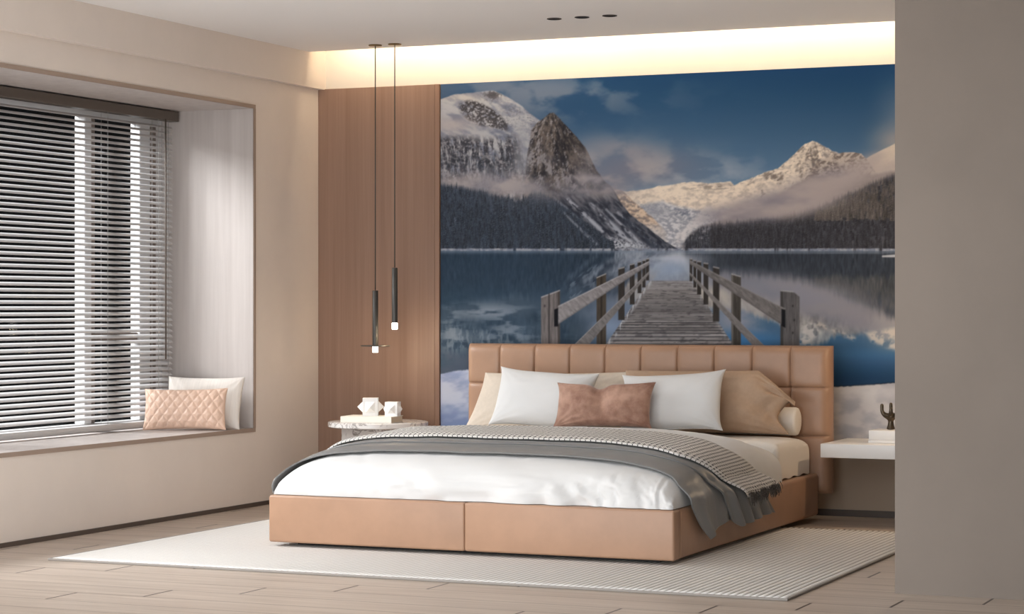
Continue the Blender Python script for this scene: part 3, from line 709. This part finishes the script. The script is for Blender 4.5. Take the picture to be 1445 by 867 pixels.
# ---------------------------------------------------------------- bed
BX0, BX1, BYF, BYR, BZ0, BZ1 = -5.106, -3.121, 8.906, 11.20, .030, .247
bed = thing('bed', 'wide low platform bed upholstered in tan leather with a tufted headboard', 'bed', ((BX0+BX1)/2, (BYF+BYR)/2, .012))
bo = Vector(bed.location)
def lbox(name, x0, x1, y0, y1, z0, z1, m, bev, seg=3): return box(name, x0-bo.x, x1-bo.x, y0-bo.y, y1-bo.y, z0-bo.z, z1-bo.z, m, bed, bev, seg)
xm = -4.108
bm = bmesh.new()
add_box(bm, BX0-bo.x, xm-.0003-bo.x, BYF-bo.y, BYF+.09-bo.y, BZ0-bo.z, BZ1-bo.z, .011, 4)
add_box(bm, xm+.0003-bo.x, BX1-bo.x, BYF-bo.y, BYF+.09-bo.y, BZ0-bo.z, BZ1-bo.z, .011, 4)
bm_obj('foot_rail', bm, M_leather, bed, angle=40)
lbox('side_rail', BX0, BX0+.09, BYF+.0925, BYR-.01, BZ0, BZ1, M_leather, .018)
lbox('side_rail', BX1-.09, BX1, BYF+.0925, BYR-.01, BZ0, BZ1, M_leather, .018)
lbox('slat_platform', BX0+.085, BX1-.085, BYF+.085, BYR-.01, .14, .238, M_dark, 0)
lbox('plinth', BX0+.10, BX1-.10, BYF+.10, 10.66, .0125, .141, M_dark, 0)
# tufted headboard: squares bulging between stitched seams, rounded outside edges
hx = [-5.153, -4.946, -4.736, -4.527, -4.32, -4.112, -3.903, -3.696, -3.485, -3.276, -3.069]
hz = [.138, .442, .696, .914]
HY = 11.205
def sub(a, n):
    o = []
    for i in range(len(a)-1):
        for k in range(n):
            t = k/n; t = .5-.5*math.cos(PI*t); o.append((a[i]+(a[i+1]-a[i])*t, t, i))
    o.append((a[-1], 1., len(a)-2)); return o
gx, gz = sub(hx, 16), sub(hz, 16)
vs = []
for (x, tx, i) in gx:
    for (z, tz, j) in gz:
        fx = 1-abs(2*tx-1)**9; fz = 1-abs(2*tz-1)**12
        pf = .017*(fx*fz)**.42
        px = (x-(hx[0]+hx[-1])/2)/((hx[-1]-hx[0])/2); pz = (z-(hz[0]+hz[-1])/2)/((hz[-1]-hz[0])/2)
        edge = (1-abs(px)**46)*(1-abs(pz)**26)
        back = .05*(1-max(edge, 0)**.5)
        # outermost seams: no groove at the outside edge
        cr = max(0, 1-min(abs(x-q) for q in hx[1:-1])/.012)*max(0, 1-min(abs(z-q) for q in hz[1:-1])/.012)
        vs.append((x-bo.x, HY-pf+back+.008*cr-bo.y, z-bo.z))
nz = len(gz); nxg = len(gx); fs = grid_faces(nxg, nz)
b0 = len(vs); ring = [i*nz for i in range(nxg)]+[(nxg-1)*nz+j for j in range(1, nz)]+[i*nz+nz-1 for i in range(nxg-2, -1, -1)]+[j for j in range(nz-2, 0, -1)]
rows = []
for dy in (.085, .095):
    base = len(vs)
    for r in ring:
        x, y, z = vs[r]; s = 1. if dy < .09 else .992
        vs.append((x*s, HY+dy-bo.y, z*s if z > 0 else z))
    rows.append(base)
n_ = len(ring)
for k in range(n_):
    k2 = (k+1) % n_
    fs.append((ring[k], ring[k2], rows[0]+k2, rows[0]+k)); fs.append((rows[0]+k, rows[0]+k2, rows[1]+k2, rows[1]+k))
fs.append(tuple(rows[1]+k for k in range(n_)))
hb = mesh_obj('headboard', vs, fs, M_leather, bed, True)
bm = bmesh.new(); bm.from_mesh(hb.data); bmesh.ops.recalc_face_normals(bm, faces=bm.faces[:]); bm.to_mesh(hb.data); bm.free()

# ---------------------------------------------------------------- mattress and duvet
def rbox(x0, x1, y0, y1, z0, z1, n=6, ny=10, nu=40, nv=40):
    vs = []; xc, yc = (x0+x1)/2, (y0+y1)/2
    def params(k, m):
        q = [math.copysign(abs(math.cos(PI*i/(m-1)))**(2/k), math.cos(PI*i/(m-1))) for i in range(m)]
        return sorted(set(round(t, 6) for t in q+[j/60 for j in range(-58, 59)]), reverse=True)
    PP, QQ = params(n, nu), params(ny, nv)
    for P in PP:
        hx_ = max(0, 1-abs(P)**n)**(1/n)
        for Q in QQ:
            hy_ = max(0, 1-abs(Q)**ny)**(1/ny)
            vs.append((xc-(x1-x0)/2*P, yc-(y1-y0)/2*Q, z0+(z1-z0)*hx_*hy_))
    return vs, grid_faces(len(PP), len(QQ))
vs, fs = rbox(-5.062, -3.165, 9.15, 11.165, .249, .447, 14, 14, 60, 60)
vs = [(-4.1135+(x+4.1135)*(1-.05*(1-float(ss(10.565, 10.61, np.float64(y))))), y, z-.085*(z-.249)/.198*(1-float(ss(10.565, 10.61, np.float64(y))))) for x, y, z in vs]
vs = [(x, y, z+ (.004+.004*math.sin(y*37+z*30)*ss(10.5, 10.8, np.float64(y)) if x > -3.2 and z < .40 else 0)) for x, y, z in vs]
tag(mesh_obj('mattress', vs, fs, M_cream, None, True), 'cream sheeted mattress seen at the pillow end of the bed', 'mattress')

DX0, DX1, DY0, DY1, DZ = -5.092, -3.132, 8.928, 10.56, .2495
DN, DM, DR = 3.7, 2.6, .34
def duvet_top(y): return np.interp(y, [8.9, 9.1, 9.3, 9.75, 10.15, 10.33, 10.56], [.446, .452, .462, .478, .522, .512, .466])
def duvet_hy(y):
    q = np.clip((DY0+DR-y)/DR, 0, 1); return np.maximum(1-q**DM, 0)**(1/DM)
def duvet_section(sig):
    """sig in [-1,1] across the bed: x, height factor, outward normal (x,z)"""
    a = PI/2*(1-sig); P = np.sign(np.cos(a))*np.abs(np.cos(a))**(2/DN); h = np.maximum(1-np.abs(P)**DN, 0)**(1/DN)
    nx = np.sign(P)*np.abs(P)**(DN-1)/((DX1-DX0)/2); nz = h**(DN-1)/.24
    L = np.sqrt(nx*nx+nz*nz)+1e-9
    return (DX0+DX1)/2+(DX1-DX0)/2*P, h, nx/L, nz/L
nu, nv1, nv2 = 150, 44, 70
sig = np.linspace(-1, 1, nu)
bb = np.linspace(0, PI/2, nv1)
yfr = DY0+DR*(1-np.cos(bb)**(2/DM))
yy = np.concatenate([yfr, np.linspace(DY0+DR, DY1, nv2)[1:]])
X, h, nx_, nz_ = duvet_section(sig)
Xg = np.repeat(X[:, None], len(yy), 1); Yg = np.repeat(yy[None, :], nu, 0)
Zg = DZ+(duvet_top(Yg)-DZ)*h[:, None]*duvet_hy(Yg)
# creases: soft vertical gathers low on the foot end and a tuck at the right corner
lowf = ss(.44, .30, Zg)*ss(9.25, 9.0, Yg)
gath = fbm(Xg*11+Zg*9, Zg*7-Xg*2, 4, 301, .6)-.5
amp = .2+.8*ss(-4.75, -4.2, Xg)
Yg2 = Yg-lowf*amp*(.105*gath)
fine = fbm(Xg*16+Yg*5, Yg*7+Zg*10, 4, 311)-.5
Zg = Zg+.010*fine*ss(.30, .42, Zg)*(h[:, None] > .2)
crn = np.exp(-(((Xg+3.42-.5*(Zg-.36))/.10)**2+((Zg-.37)/.06)**2))*ss(9.2, 9.0, Yg)
Yg2 = Yg2-.030*crn*(fbm(Xg*26+Zg*18, Zg*30-Xg*20, 3, 321)-.35)
tuck = np.exp(-((Xg+3.222-.08*(.40-Zg))/.006)**2)*ss(9.2, 9.0, Yg)*ss(.255, .27, Zg)*ss(.42, .38, Zg)
Yg2 = Yg2-.010*tuck
tuck2 = np.exp(-((Xg+3.205-.08*(.40-Zg))/.008)**2)*ss(9.2, 9.0, Yg)*ss(.42, .38, Zg)
Yg2 = Yg2+.012*tuck2
Xg2 = Xg+ss(.44, .3, Zg)*ss(-3.3, -3.15, Xg)*.010*(fbm(Yg*8, Zg*4, 3, 331)-.6)
# back edge turned down onto the mattress
Zg[:, -1] = np.minimum(Zg[:, -1], .4515)
Zg[:, -2] = np.minimum(Zg[:, -2], .4515+.03)
Zg = np.maximum(Zg, DZ)
Yg2 = np.maximum(Yg2, DY0-.012)
vs = np.stack([Xg2, Yg2, Zg], -1).reshape(-1, 3)
duvet = mesh_obj('duvet', vs, grid_faces(nu, len(yy)), M_white, None, True)
tag(duvet, 'plump white duvet covering the bed mattress from the foot end', 'duvet')

def drape(name, mat, yf, yb, off, zr, zl, shf, shb, thick, nt=60, fold=.012, seed=0, pile=0., parent=None, wave=5., xr=-3.088, xl=-5.120, fwd=0.):
    """cloth laid across the duvet: yf/yb(sigma) its edges on top, zr/zl(t) where its ends hang to, shf/shb(drop) how the hanging edges lean"""
    ntop, nh = 150, 44
    t = np.linspace(0, 1, nt)
    S = np.concatenate([np.linspace(-1, 1, ntop)])
    x, h, nx_, nz_ = duvet_section(S)
    T = t[None, :]
    y0 = yf(S)[:, None]; y1 = yb(S)[:, None]
    Y = y0+(y1-y0)*T
    Z = DZ+(duvet_top(Y)-DZ)*h[:, None]*duvet_hy(Y)
    o_ = off+pile*ss(0, .12, T)*ss(1, .9, T)
    Xp = x[:, None]+nx_[:, None]*o_; Zp = Z+nz_[:, None]*o_
    rough = (fbm(x[:, None]*7+Y*3, Y*9, 4, 5)-.5)*.008*(nz_[:, None]**2)
    Zp = Zp+rough+.004*nz_[:, None]
    Xp = Xp+(xr-Xp)*ss(.345, .275, Zp)*(S > 0)[:, None]+(xl-Xp)*ss(.345, .275, Zp)*(S < 0)[:, None]
    XR = Xp[-1]; YR = Y[-1]; ZR = Zp[-1]
    k = (np.arange(1, nh+1)/nh)[:, None]
    def hang(Xe, Ye, Ze, zend, xout, sgn):
        Zh = Ze[None, :]+(zend(t)[None, :]-Ze[None, :])*k
        Xh = Xe[None, :]+(xout-Xe[None, :])*ss(0, .35, k)
        return Xh, np.repeat(Ye[None, :], nh, 0), Zh
    Xr, Yr, Zr = hang(XR, YR, ZR, zr, xr, 1)
    Xl, Yl, Zl = hang(Xp[0], Y[0], Zp[0], zl, xl, -1)
    Xa = np.concatenate([Xl[::-1], Xp, Xr]); Ya = np.concatenate([Yl[::-1], Y, Yr]); Za = np.concatenate([Zl[::-1], Zp, Zr])
    right = (np.arange(len(Xa)) > nh+ntop*.62)[:, None]
    drop = np.clip(.455-Za, 0, None)*right
    sh = shf(drop)*(1-T)+shb(drop)*T
    Ya = Ya+sh
    left = (np.arange(len(Xa)) < nh+ntop*.3)[:, None]
    Ya = Ya-fwd*ss(.42, .30, Za)*left*(1-T)
    fo = fold*np.clip(drop/.2, 0, 1)*(np.sin(T*wave*2*PI+drop*9+seed)+.6*(fbm(T*9+drop*2, drop*4, 3, seed+9)-.5)*2)
    Xa = Xa+np.maximum(fo, -fold*.7)*right
    vs = np.stack([Xa, Ya, Za], -1)
    U = np.concatenate([np.zeros((1, nt)), np.cumsum(np.linalg.norm(np.diff(vs, axis=0), axis=2), 0)]).mean(1, keepdims=True)+0*T
    V = np.concatenate([np.zeros((len(Xa), 1)), np.cumsum(np.linalg.norm(np.diff(vs, axis=1), axis=2), 1)], 1).mean(0, keepdims=True)+0*U
    o = mesh_obj(name, vs.reshape(-1, 3), grid_faces(len(Xa), nt), mat, parent, True, np.stack([U, V], -1).reshape(-1, 2))
    md = o.modifiers.new('thickness', 'SOLIDIFY'); md.thickness = thick; md.offset = 1
    return o, vs
cst = lambda v: (lambda s: np.full_like(s, v))
ip = lambda xs, ys: (lambda s: np.interp(s, xs, ys))
blanket, _ = drape('throw_blanket', M_grey, ip([-1, -.8, 0, .7, 1], [9.10, 9.10, 9.10, 9.05, 8.955]), cst(9.66), .011,
                ip([0, .1, .6, 1], [.092, .10, .150, .15]), cst(.26), lambda d: .33*(np.clip(d, 0, .5)/.36)**2, lambda d: .06*d, .007, fold=.010, seed=3, pile=.006, wave=2.2, fwd=.13)
tag(blanket, 'smooth charcoal grey blanket folded across the white duvet, hanging over one side', 'blanket')
up, _ = drape('folded_layer', M_grey, ip([-1, -.8, 0, .7, 1], [9.32, 9.30, 9.24, 9.20, 9.20]), ip([-1, 0, .6, 1], [9.66, 9.66, 9.68, 9.76]), .024,
                ip([0, .08, .5, .9, 1], [.150, .118, .128, .142, .135]), cst(.30), lambda d: .37*(np.clip(d, 0, .5)/.32), lambda d: .40*np.clip(d, 0, .5)/.30, .007, fold=.014, seed=8, parent=blanket, wave=4.3, pile=.004, xr=-3.062, xl=-5.155)
throw, tv = drape('woven_throw', M_hound, ip([-1, -.8, 0, .6, .85, 1], [9.46, 9.42, 9.33, 9.28, 9.26, 9.27]), ip([-1, 0, .5, .8, 1], [9.82, 9.82, 9.81, 9.80, 9.80]), .042,
                ip([0, 1], [.250, .268]), cst(.40), lambda d: .40*(np.clip(d, 0, .5)/.235)**.85, lambda d: .36*(np.clip(d, 0, .5)/.21), .008, fold=.004, seed=12, wave=3, xr=-3.020, pile=.008, xl=-5.175)
tag(throw, 'black and white houndstooth woven throw with a dark fringe over the grey blanket', 'throw')
# fringe along the hanging end
end = tv[-1]
bm = bmesh.new()
for i in range(230):
    f = rnd.uniform(0, 1)*(len(end)-1); a = int(min(f, len(end)-2)); w = f-a
    p = Vector(end[a]*(1-w)+end[a+1]*w)+Vector((.004, 0, rnd.uniform(0, .022))); d = Vector((.10, rnd.uniform(-.25, .75), -1)).normalized()
    L = rnd.uniform(.030, .052); sw = rnd.uniform(-.008, .008)
    q = p+d*L*.5+Vector((rnd.uniform(.004, .009), sw, 0)); r_ = p+d*L+Vector((rnd.uniform(.001, .008), 2*sw, 0))
    tube(bm, [p, q, r_], [.0019, .0017, .0008], 4)
fr = bm_obj('fringe', bm, M_fringe, throw); fr['kind'] = 'stuff'

# ---------------------------------------------------------------- pillows
def pillow(name, label, cat, w, h, T, loc, tilt, mat, roll=0, yaw=0, pinch=.06, wr=.010, seed=0, group=None, flange=0, crease=0, quilt=0, n=44, pw=.42, taper=0, pe=2.6, slump=0):
    vs = []; uvs = []
    sv = 1
    us = np.sin(np.linspace(-PI/2, PI/2, n)*.94)/math.sin(PI/2*.94)
    Ug, Vg = np.meshgrid(us, us, indexing='ij')
    edge_in = pinch
    bx = w/2*Ug*(1-edge_in*(1-np.abs(Vg)**pe)); bz = h/2*Vg*(1-edge_in*1.5*(1-np.abs(Ug)**pe))
    th = T/2*((1-np.abs(Ug)**2.6)*(1-np.abs(Vg)**2.6))**pw
    nn = fbm(Ug*2.2+seed, Vg*2.2+seed*.7, 4, 400+seed)-.5
    # wrinkles fan out of the corners
    rad = np.arctan2(Vg-np.sign(Vg), Ug-np.sign(Ug)); dist = np.hypot(Vg-np.sign(Vg), Ug-np.sign(Ug))
    fan = np.sin(rad*16+seed)*np.exp(-dist/.5)*wr*.5
    front = th*(1+0*nn)+wr*nn*2*(th/(T/2))+fan*(th/(T/2))**.5
    back = th+wr*nn*(th/(T/2))
    if crease:
        c = np.exp(-((Ug-.02+.12*Vg)/.16)**2)*ss(-1.1, .6, Vg+.4)
        front = front*(1-.45*crease*c); bz = bz-.10*h*c*ss(.2, 1, Vg)
    if quilt:
        du, dv = Ug*w/2/quilt, Vg*h/2/(quilt*1.35)
        g = np.minimum(np.abs(((du+dv) % 1)-.5), np.abs(((du-dv) % 1)-.5))*2
        front = front-.009*(1-np.clip(g/.6, 0, 1)**.7)*(th/(T/2))**.3
        front = front
    if taper: bx = bx-taper*w*Vg*(np.clip(-Ug, 0, 1)*-1.)
    if slump:
        k = np.clip((Ug-.60)/.40, 0, 1); up_ = ss(-.1, 1, Vg)
        bz = bz-slump*k*up_
        bx = bx+.025*k*np.exp(-((Vg-.5)/.7)**2)-.06*k*np.exp(-((Vg+.45)/.4)**2)
        k2 = np.clip((Ug-.25)/.75, 0, 1)
        front = front+k2*(.016*np.sin(Vg*7+Ug*9)+.012*np.sin(Ug*20-Vg*8+2*nn))*ss(1, .8, np.abs(Ug))
    if quilt: pass
    F = np.stack([bx, -front, bz], -1); B = np.stack([bx, back*.9, bz], -1)
    if flange:
        # thin sewn border all round
        pass
    vs = np.concatenate([F.reshape(-1, 3), B.reshape(-1, 3)])
    fs = grid_faces(n, n); nb = n*n
    fs2 = [(nb+d, nb+c, nb+b, nb+a) for (a, b, c, d) in fs]
    fs = fs+fs2
    ring = [i*n for i in range(n)]+[(n-1)*n+j for j in range(1, n)]+[i*n+n-1 for i in range(n-2, -1, -1)]+[j for j in range(n-2, 0, -1)]
    for k in range(len(ring)):
        a, b = ring[k], ring[(k+1) % len(ring)]; fs.append((a, nb+a, nb+b, b))
    vs = np.asarray(vs)
    if flange:
        fl_v = []; base = len(vs); out = []
        for k, r in enumerate(ring):
            p = vs[r]; q = p.copy(); s = 1+flange/(w/2)*1.0; q[0] = p[0]*s if abs(Ug.ravel()[r]) > .97 else p[0]*(1+.0); q[2] = p[2]+(flange*np.sign(p[2]) if abs(Vg.ravel()[r]) > .97 and flange and abs(p[2]) > 0 else 0)*.35
            q[1] = p[1]+.012*math.sin(k*.45+seed); q[2] += .006*math.sin(k*.7+seed)
            out.append(q)
        vs = np.concatenate([vs, np.array(out)])
        for k in range(len(ring)):
            k2 = (k+1) % len(ring); fs.append((ring[k], ring[k2], base+k2, base+k))
    o = mesh_obj(name, vs, fs, mat, None, True)
    o.rotation_mode = 'XYZ'
    o.rotation_euler = (Matrix.Rotation(yaw, 3, 'Z') @ Matrix.Rotation(-tilt, 3, 'X') @ Matrix.Rotation(-roll, 3, 'Y')).to_euler()
    o.location = loc
    return tag(o, label, cat, group)
R = math.radians
pillow('bed_pillow', 'pale taupe pillow against the headboard behind the white pillow nearer the window', 'pillow', .93, .33, .15, (-4.57, 11.05, .606), R(18), M_taupe, R(1), 0, .05, .014, 1, 'large linen pillows', taper=.05)
pillow('bed_pillow', 'darker tan linen pillow slumped against the headboard on the nightstand side', 'pillow', .92, .35, .15, (-3.660, 10.955, .622), R(18), M_tan, R(1), R(2), .04, .016, 2, 'large linen pillows', slump=.175, n=60)
pillow('scatter_cushion', 'plain white cushion with pointed corners leaning in front of the pale taupe pillow', 'cushion', .57, .34, .14, (-4.515, 10.80, .628), R(24), M_white, R(-3.5), R(3), .085, .008, 3, 'white cushions', pe=3.4)
pillow('scatter_cushion', 'plain white cushion with pointed corners leaning in front of the tan pillow', 'cushion', .56, .34, .14, (-3.775, 10.74, .626), R(24), M_white, R(4), R(2), .085, .008, 4, 'white cushions', pe=3.4)
pillow('scatter_cushion', 'oblong rust brown velvet cushion standing between the two white cushions', 'cushion', .54, .25, .13, (-4.09, 10.585, .612), R(20), M_velvet, R(1), R(2), .08, .016, 5, crease=1, pe=3.)
bm = bmesh.new(); L = .55
lathe(bm, [(0, 0), (.058, .000), (.070, .006), (.0735, .016), (.0735, L-.016), (.070, L-.006), (.058, L), (0, L)], n=48)
bol = bm_obj('bolster', bm, M_cream, angle=50); bol.rotation_euler = (0, PI/2, 0); bol.location = (-3.205-L, 11.10, .5225)
tag(bol, 'cream cylindrical bolster lying at the headboard behind the tan pillow', 'bolster')
# ---------------------------------------------------------------- window seat cushions
pillow('scatter_cushion', 'white striped cushion standing at the end of the window seat behind the quilted one', 'cushion', .46, .30, .10, (-6.475, 10.575, .584), R(16), M_stripe, R(0), R(8), .05, .006, 7, 'window seat cushions')
pillow('scatter_cushion', 'small quilted blush cushion standing on the window seat before the white one', 'cushion', .475, .235, .11, (-6.485, 10.395, .555), R(14), M_blush, R(1), R(15), .05, .002, 8, 'window seat cushions', quilt=.058, n=150)

# ---------------------------------------------------------------- marble side table and what stands on it
tb = thing('side_table', 'round white marble side table with a slab leg beside the bed', 'side table', (-5.68, 11.15, 0))
bm = bmesh.new(); lathe(bm, [(0, .437), (.275, .437), (.284, .442), (.284, .466), (.275, .470), (0, .470)], n=80); bm_obj('table_top', bm, M_marble, tb, angle=40)
box('pedestal', -.20, .055, -.07, .07, 0, .437, M_marble, tb, .006, 2)
bk = thing('book', 'thick cream book lying flat on the round marble table', 'book', (-5.668, 11.05, .4705), R(8))
bm = bmesh.new(); add_box(bm, -.150, .150, -.105, .105, 0, .003, .001, 1); add_box(bm, -.150, .150, -.105, .105, .032, .035, .001, 1); add_box(bm, -.150, .150, -.105, -.102, .003, .032)
bm_obj('cover', bm, M_cover, bk)
box('page_block', -.146, .146, -.1015, .100, .0032, .0318, M_paper, bk)
def star(name, label, cx, cy, z, a, hgt, ap, rot):
    A = a/2; H = hgt; k = .62
    v = [(-A, -A, 0), (A, -A, 0), (A, A, 0), (-A, A, 0), (-A, -A, H), (A, -A, H), (A, A, H), (-A, A, H)]
    f = [(3, 2, 1, 0), (4, 5, 6, 7)]
    for q in range(4):
        c, s = math.cos(q*PI/2), math.sin(q*PI/2); b = len(v)
        for (x, zz) in ((-A*k, H*(.5-.5*k)), (A*k, H*(.5-.5*k)), (A*k, H*(.5+.5*k)), (-A*k, H*(.5+.5*k))): v.append((x*c+A*s, x*s-A*c, zz))
        v.append((ap*s, -ap*c, H/2))
        p0, p1 = q, (q+1) % 4; ring = (p0, p1, p1+4, p0+4)
        for i in range(4):
            j = (i+1) % 4; f.append((ring[i], ring[j], b+j, b+i)); f.append((b+i, b+j, b+4))
    o = mesh_obj(name, v, f, M_porcelain); o.location = (cx, cy, z); o.rotation_euler = (0, 0, rot)
    return tag(o, label, 'ornament', 'white star ornaments')
star('star_ornament', 'larger white faceted star ornament on the cream book', -5.676, 11.05, .506, .086, .100, .076, R(24))
star('star_ornament', 'smaller white faceted star ornament on the cream book', -5.542, 11.06, .506, .072, .080, .056, R(10))

# ---------------------------------------------------------------- floating nightstand on the other side
tag(box('nightstand_shelf', -3.052, -1.55, 10.97, YB-.001, .347, .418, M_lacquer, None, .003, 2), 'white floating slab nightstand on the wall beside the headboard', 'nightstand')
tag(box('book', -2.836, -2.56, 11.10, 11.30, .4185, .4345, M_lacquer, None, .002, 2), 'thin white book at the bottom of the pair on the floating nightstand', 'book', 'white books on the nightstand')
tag(box('book', -2.834, -2.565, 11.105, 11.295, .435, .484, M_lacquer, None, .002, 2), 'thick white book on top of the pair on the floating nightstand', 'book', 'white books on the nightstand')
def sculpture():
    J = [(0, 0, 0), (0, 0, .012), (0, 0, .05), (0, 0, .068)]
    Rr = [.030, .020, .013, .022]
    E = [(0, 1), (1, 2), (2, 3)]
    for (dx, dy, hh) in ((-.046, 0, .135), (.046, .0, .128), (0.006, -.022, .118), (-.006, .026, .14)):
        b = len(J); J.append((dx*.75, dy*.75, .074)); Rr.append(.014); J.append((dx*1.0, dy, .092)); Rr.append(.0105); J.append((dx*1.02, dy*1.05, hh)); Rr.append(.009)
        E += [(3, b), (b, b+1), (b+1, b+2)]
    me = bpy.data.meshes.new('branch_sculpture'); me.from_pydata(J, E, [])
    o = link(bpy.data.objects.new('branch_sculpture', me))
    sk = o.modifiers.new('skin', 'SKIN'); sk.use_smooth_shade = True
    for v, r in zip(me.skin_vertices[0].data, Rr): v.radius = (r, r)
    me.skin_vertices[0].data[0].use_root = True
    sb = o.modifiers.new('sub', 'SUBSURF'); sb.levels = 2; sb.render_levels = 2
    me.materials.append(M_bronze)
    o.location = (-2.742, 11.2, .4845)
    tag(o, 'dark bronze sculpture with upright fingers standing on the white books', 'sculpture')
sculpture()

# ---------------------------------------------------------------- light
def area(name, loc, tgt, sx, sy, power, col):
    l = bpy.data.lights.new(name, 'AREA'); l.shape = 'RECTANGLE'; l.size = sx; l.size_y = sy; l.energy = power; l.color = col
    o = bpy.data.objects.new(name, l); C.objects.link(o); o.location = loc
    o.rotation_euler = (Vector(tgt)-Vector(loc)).to_track_quat('-Z', 'Y').to_euler(); return o
def point(name, loc, power, col, r=.03):
    l = bpy.data.lights.new(name, 'POINT'); l.energy = power; l.color = col; l.shadow_soft_size = r
    o = bpy.data.objects.new(name, l); C.objects.link(o); o.location = loc; return o
area('window_daylight', (-10.2, 7.4, 4.4), (-4.6, 9.3, .2), 3.0, 2.4, 980, (.95, .98, 1))
area('left_front_fill', (-5.9, 4.9, 1.7), (-4.9, 10.2, .8), 1.2, 1.8, 42, (.95, .98, 1))  # added fill for floor, bed front and bay jamb; the wall has no opening here
area('room_fill', (-2.2, .2, 3.5), (-4.6, 10.5, .9), 4.5, 3, 95, (.93, .97, 1))
area('low_upward_fill', (-3.7, 5.0, .3), (-4.2, 10.3, 2.7), 3.6, 1.2, 92, (.93, .97, 1))  # added upward fill to brighten ceiling and walls; no lamp stands here
area('cove_glow', (-2.6, 11.318, 2.70), (-2.6, 11.5, 2.62), 7.0, .03, 15, (1, .89, .69))
point('nightstand_lamp', (-2.35, 11.05, 1.0), 7, (1, .72, .45))
point('pendant_glow', (-5.698, 11.15, .83), .8, (1, .78, .5), .02)
point('pendant_glow', (-5.575, 11.15, .965), .8, (1, .78, .5), .02)
w = bpy.data.worlds.new('world'); w.use_nodes = True; bpy.context.scene.world = w
w.node_tree.nodes['Background'].inputs[0].default_value = (.9, .95, 1, 1); w.node_tree.nodes['Background'].inputs[1].default_value = .004

# ---------------------------------------------------------------- camera
cam = bpy.data.cameras.new('camera'); cam.sensor_width = 36; cam.lens = CF*36/1445; cam.clip_end = 200
cam.shift_y = -.5/1445
co = bpy.data.objects.new('camera', cam); C.objects.link(co); co.location = (0, 0, CH); co.rotation_euler = (PI/2, 0, TH)
S = bpy.context.scene; S.camera = co
S.view_settings.view_transform = 'Standard'; S.view_settings.look = 'None'; S.view_settings.exposure = .32; S.view_settings.gamma = 1; S.view_settings.use_curve_mapping = False
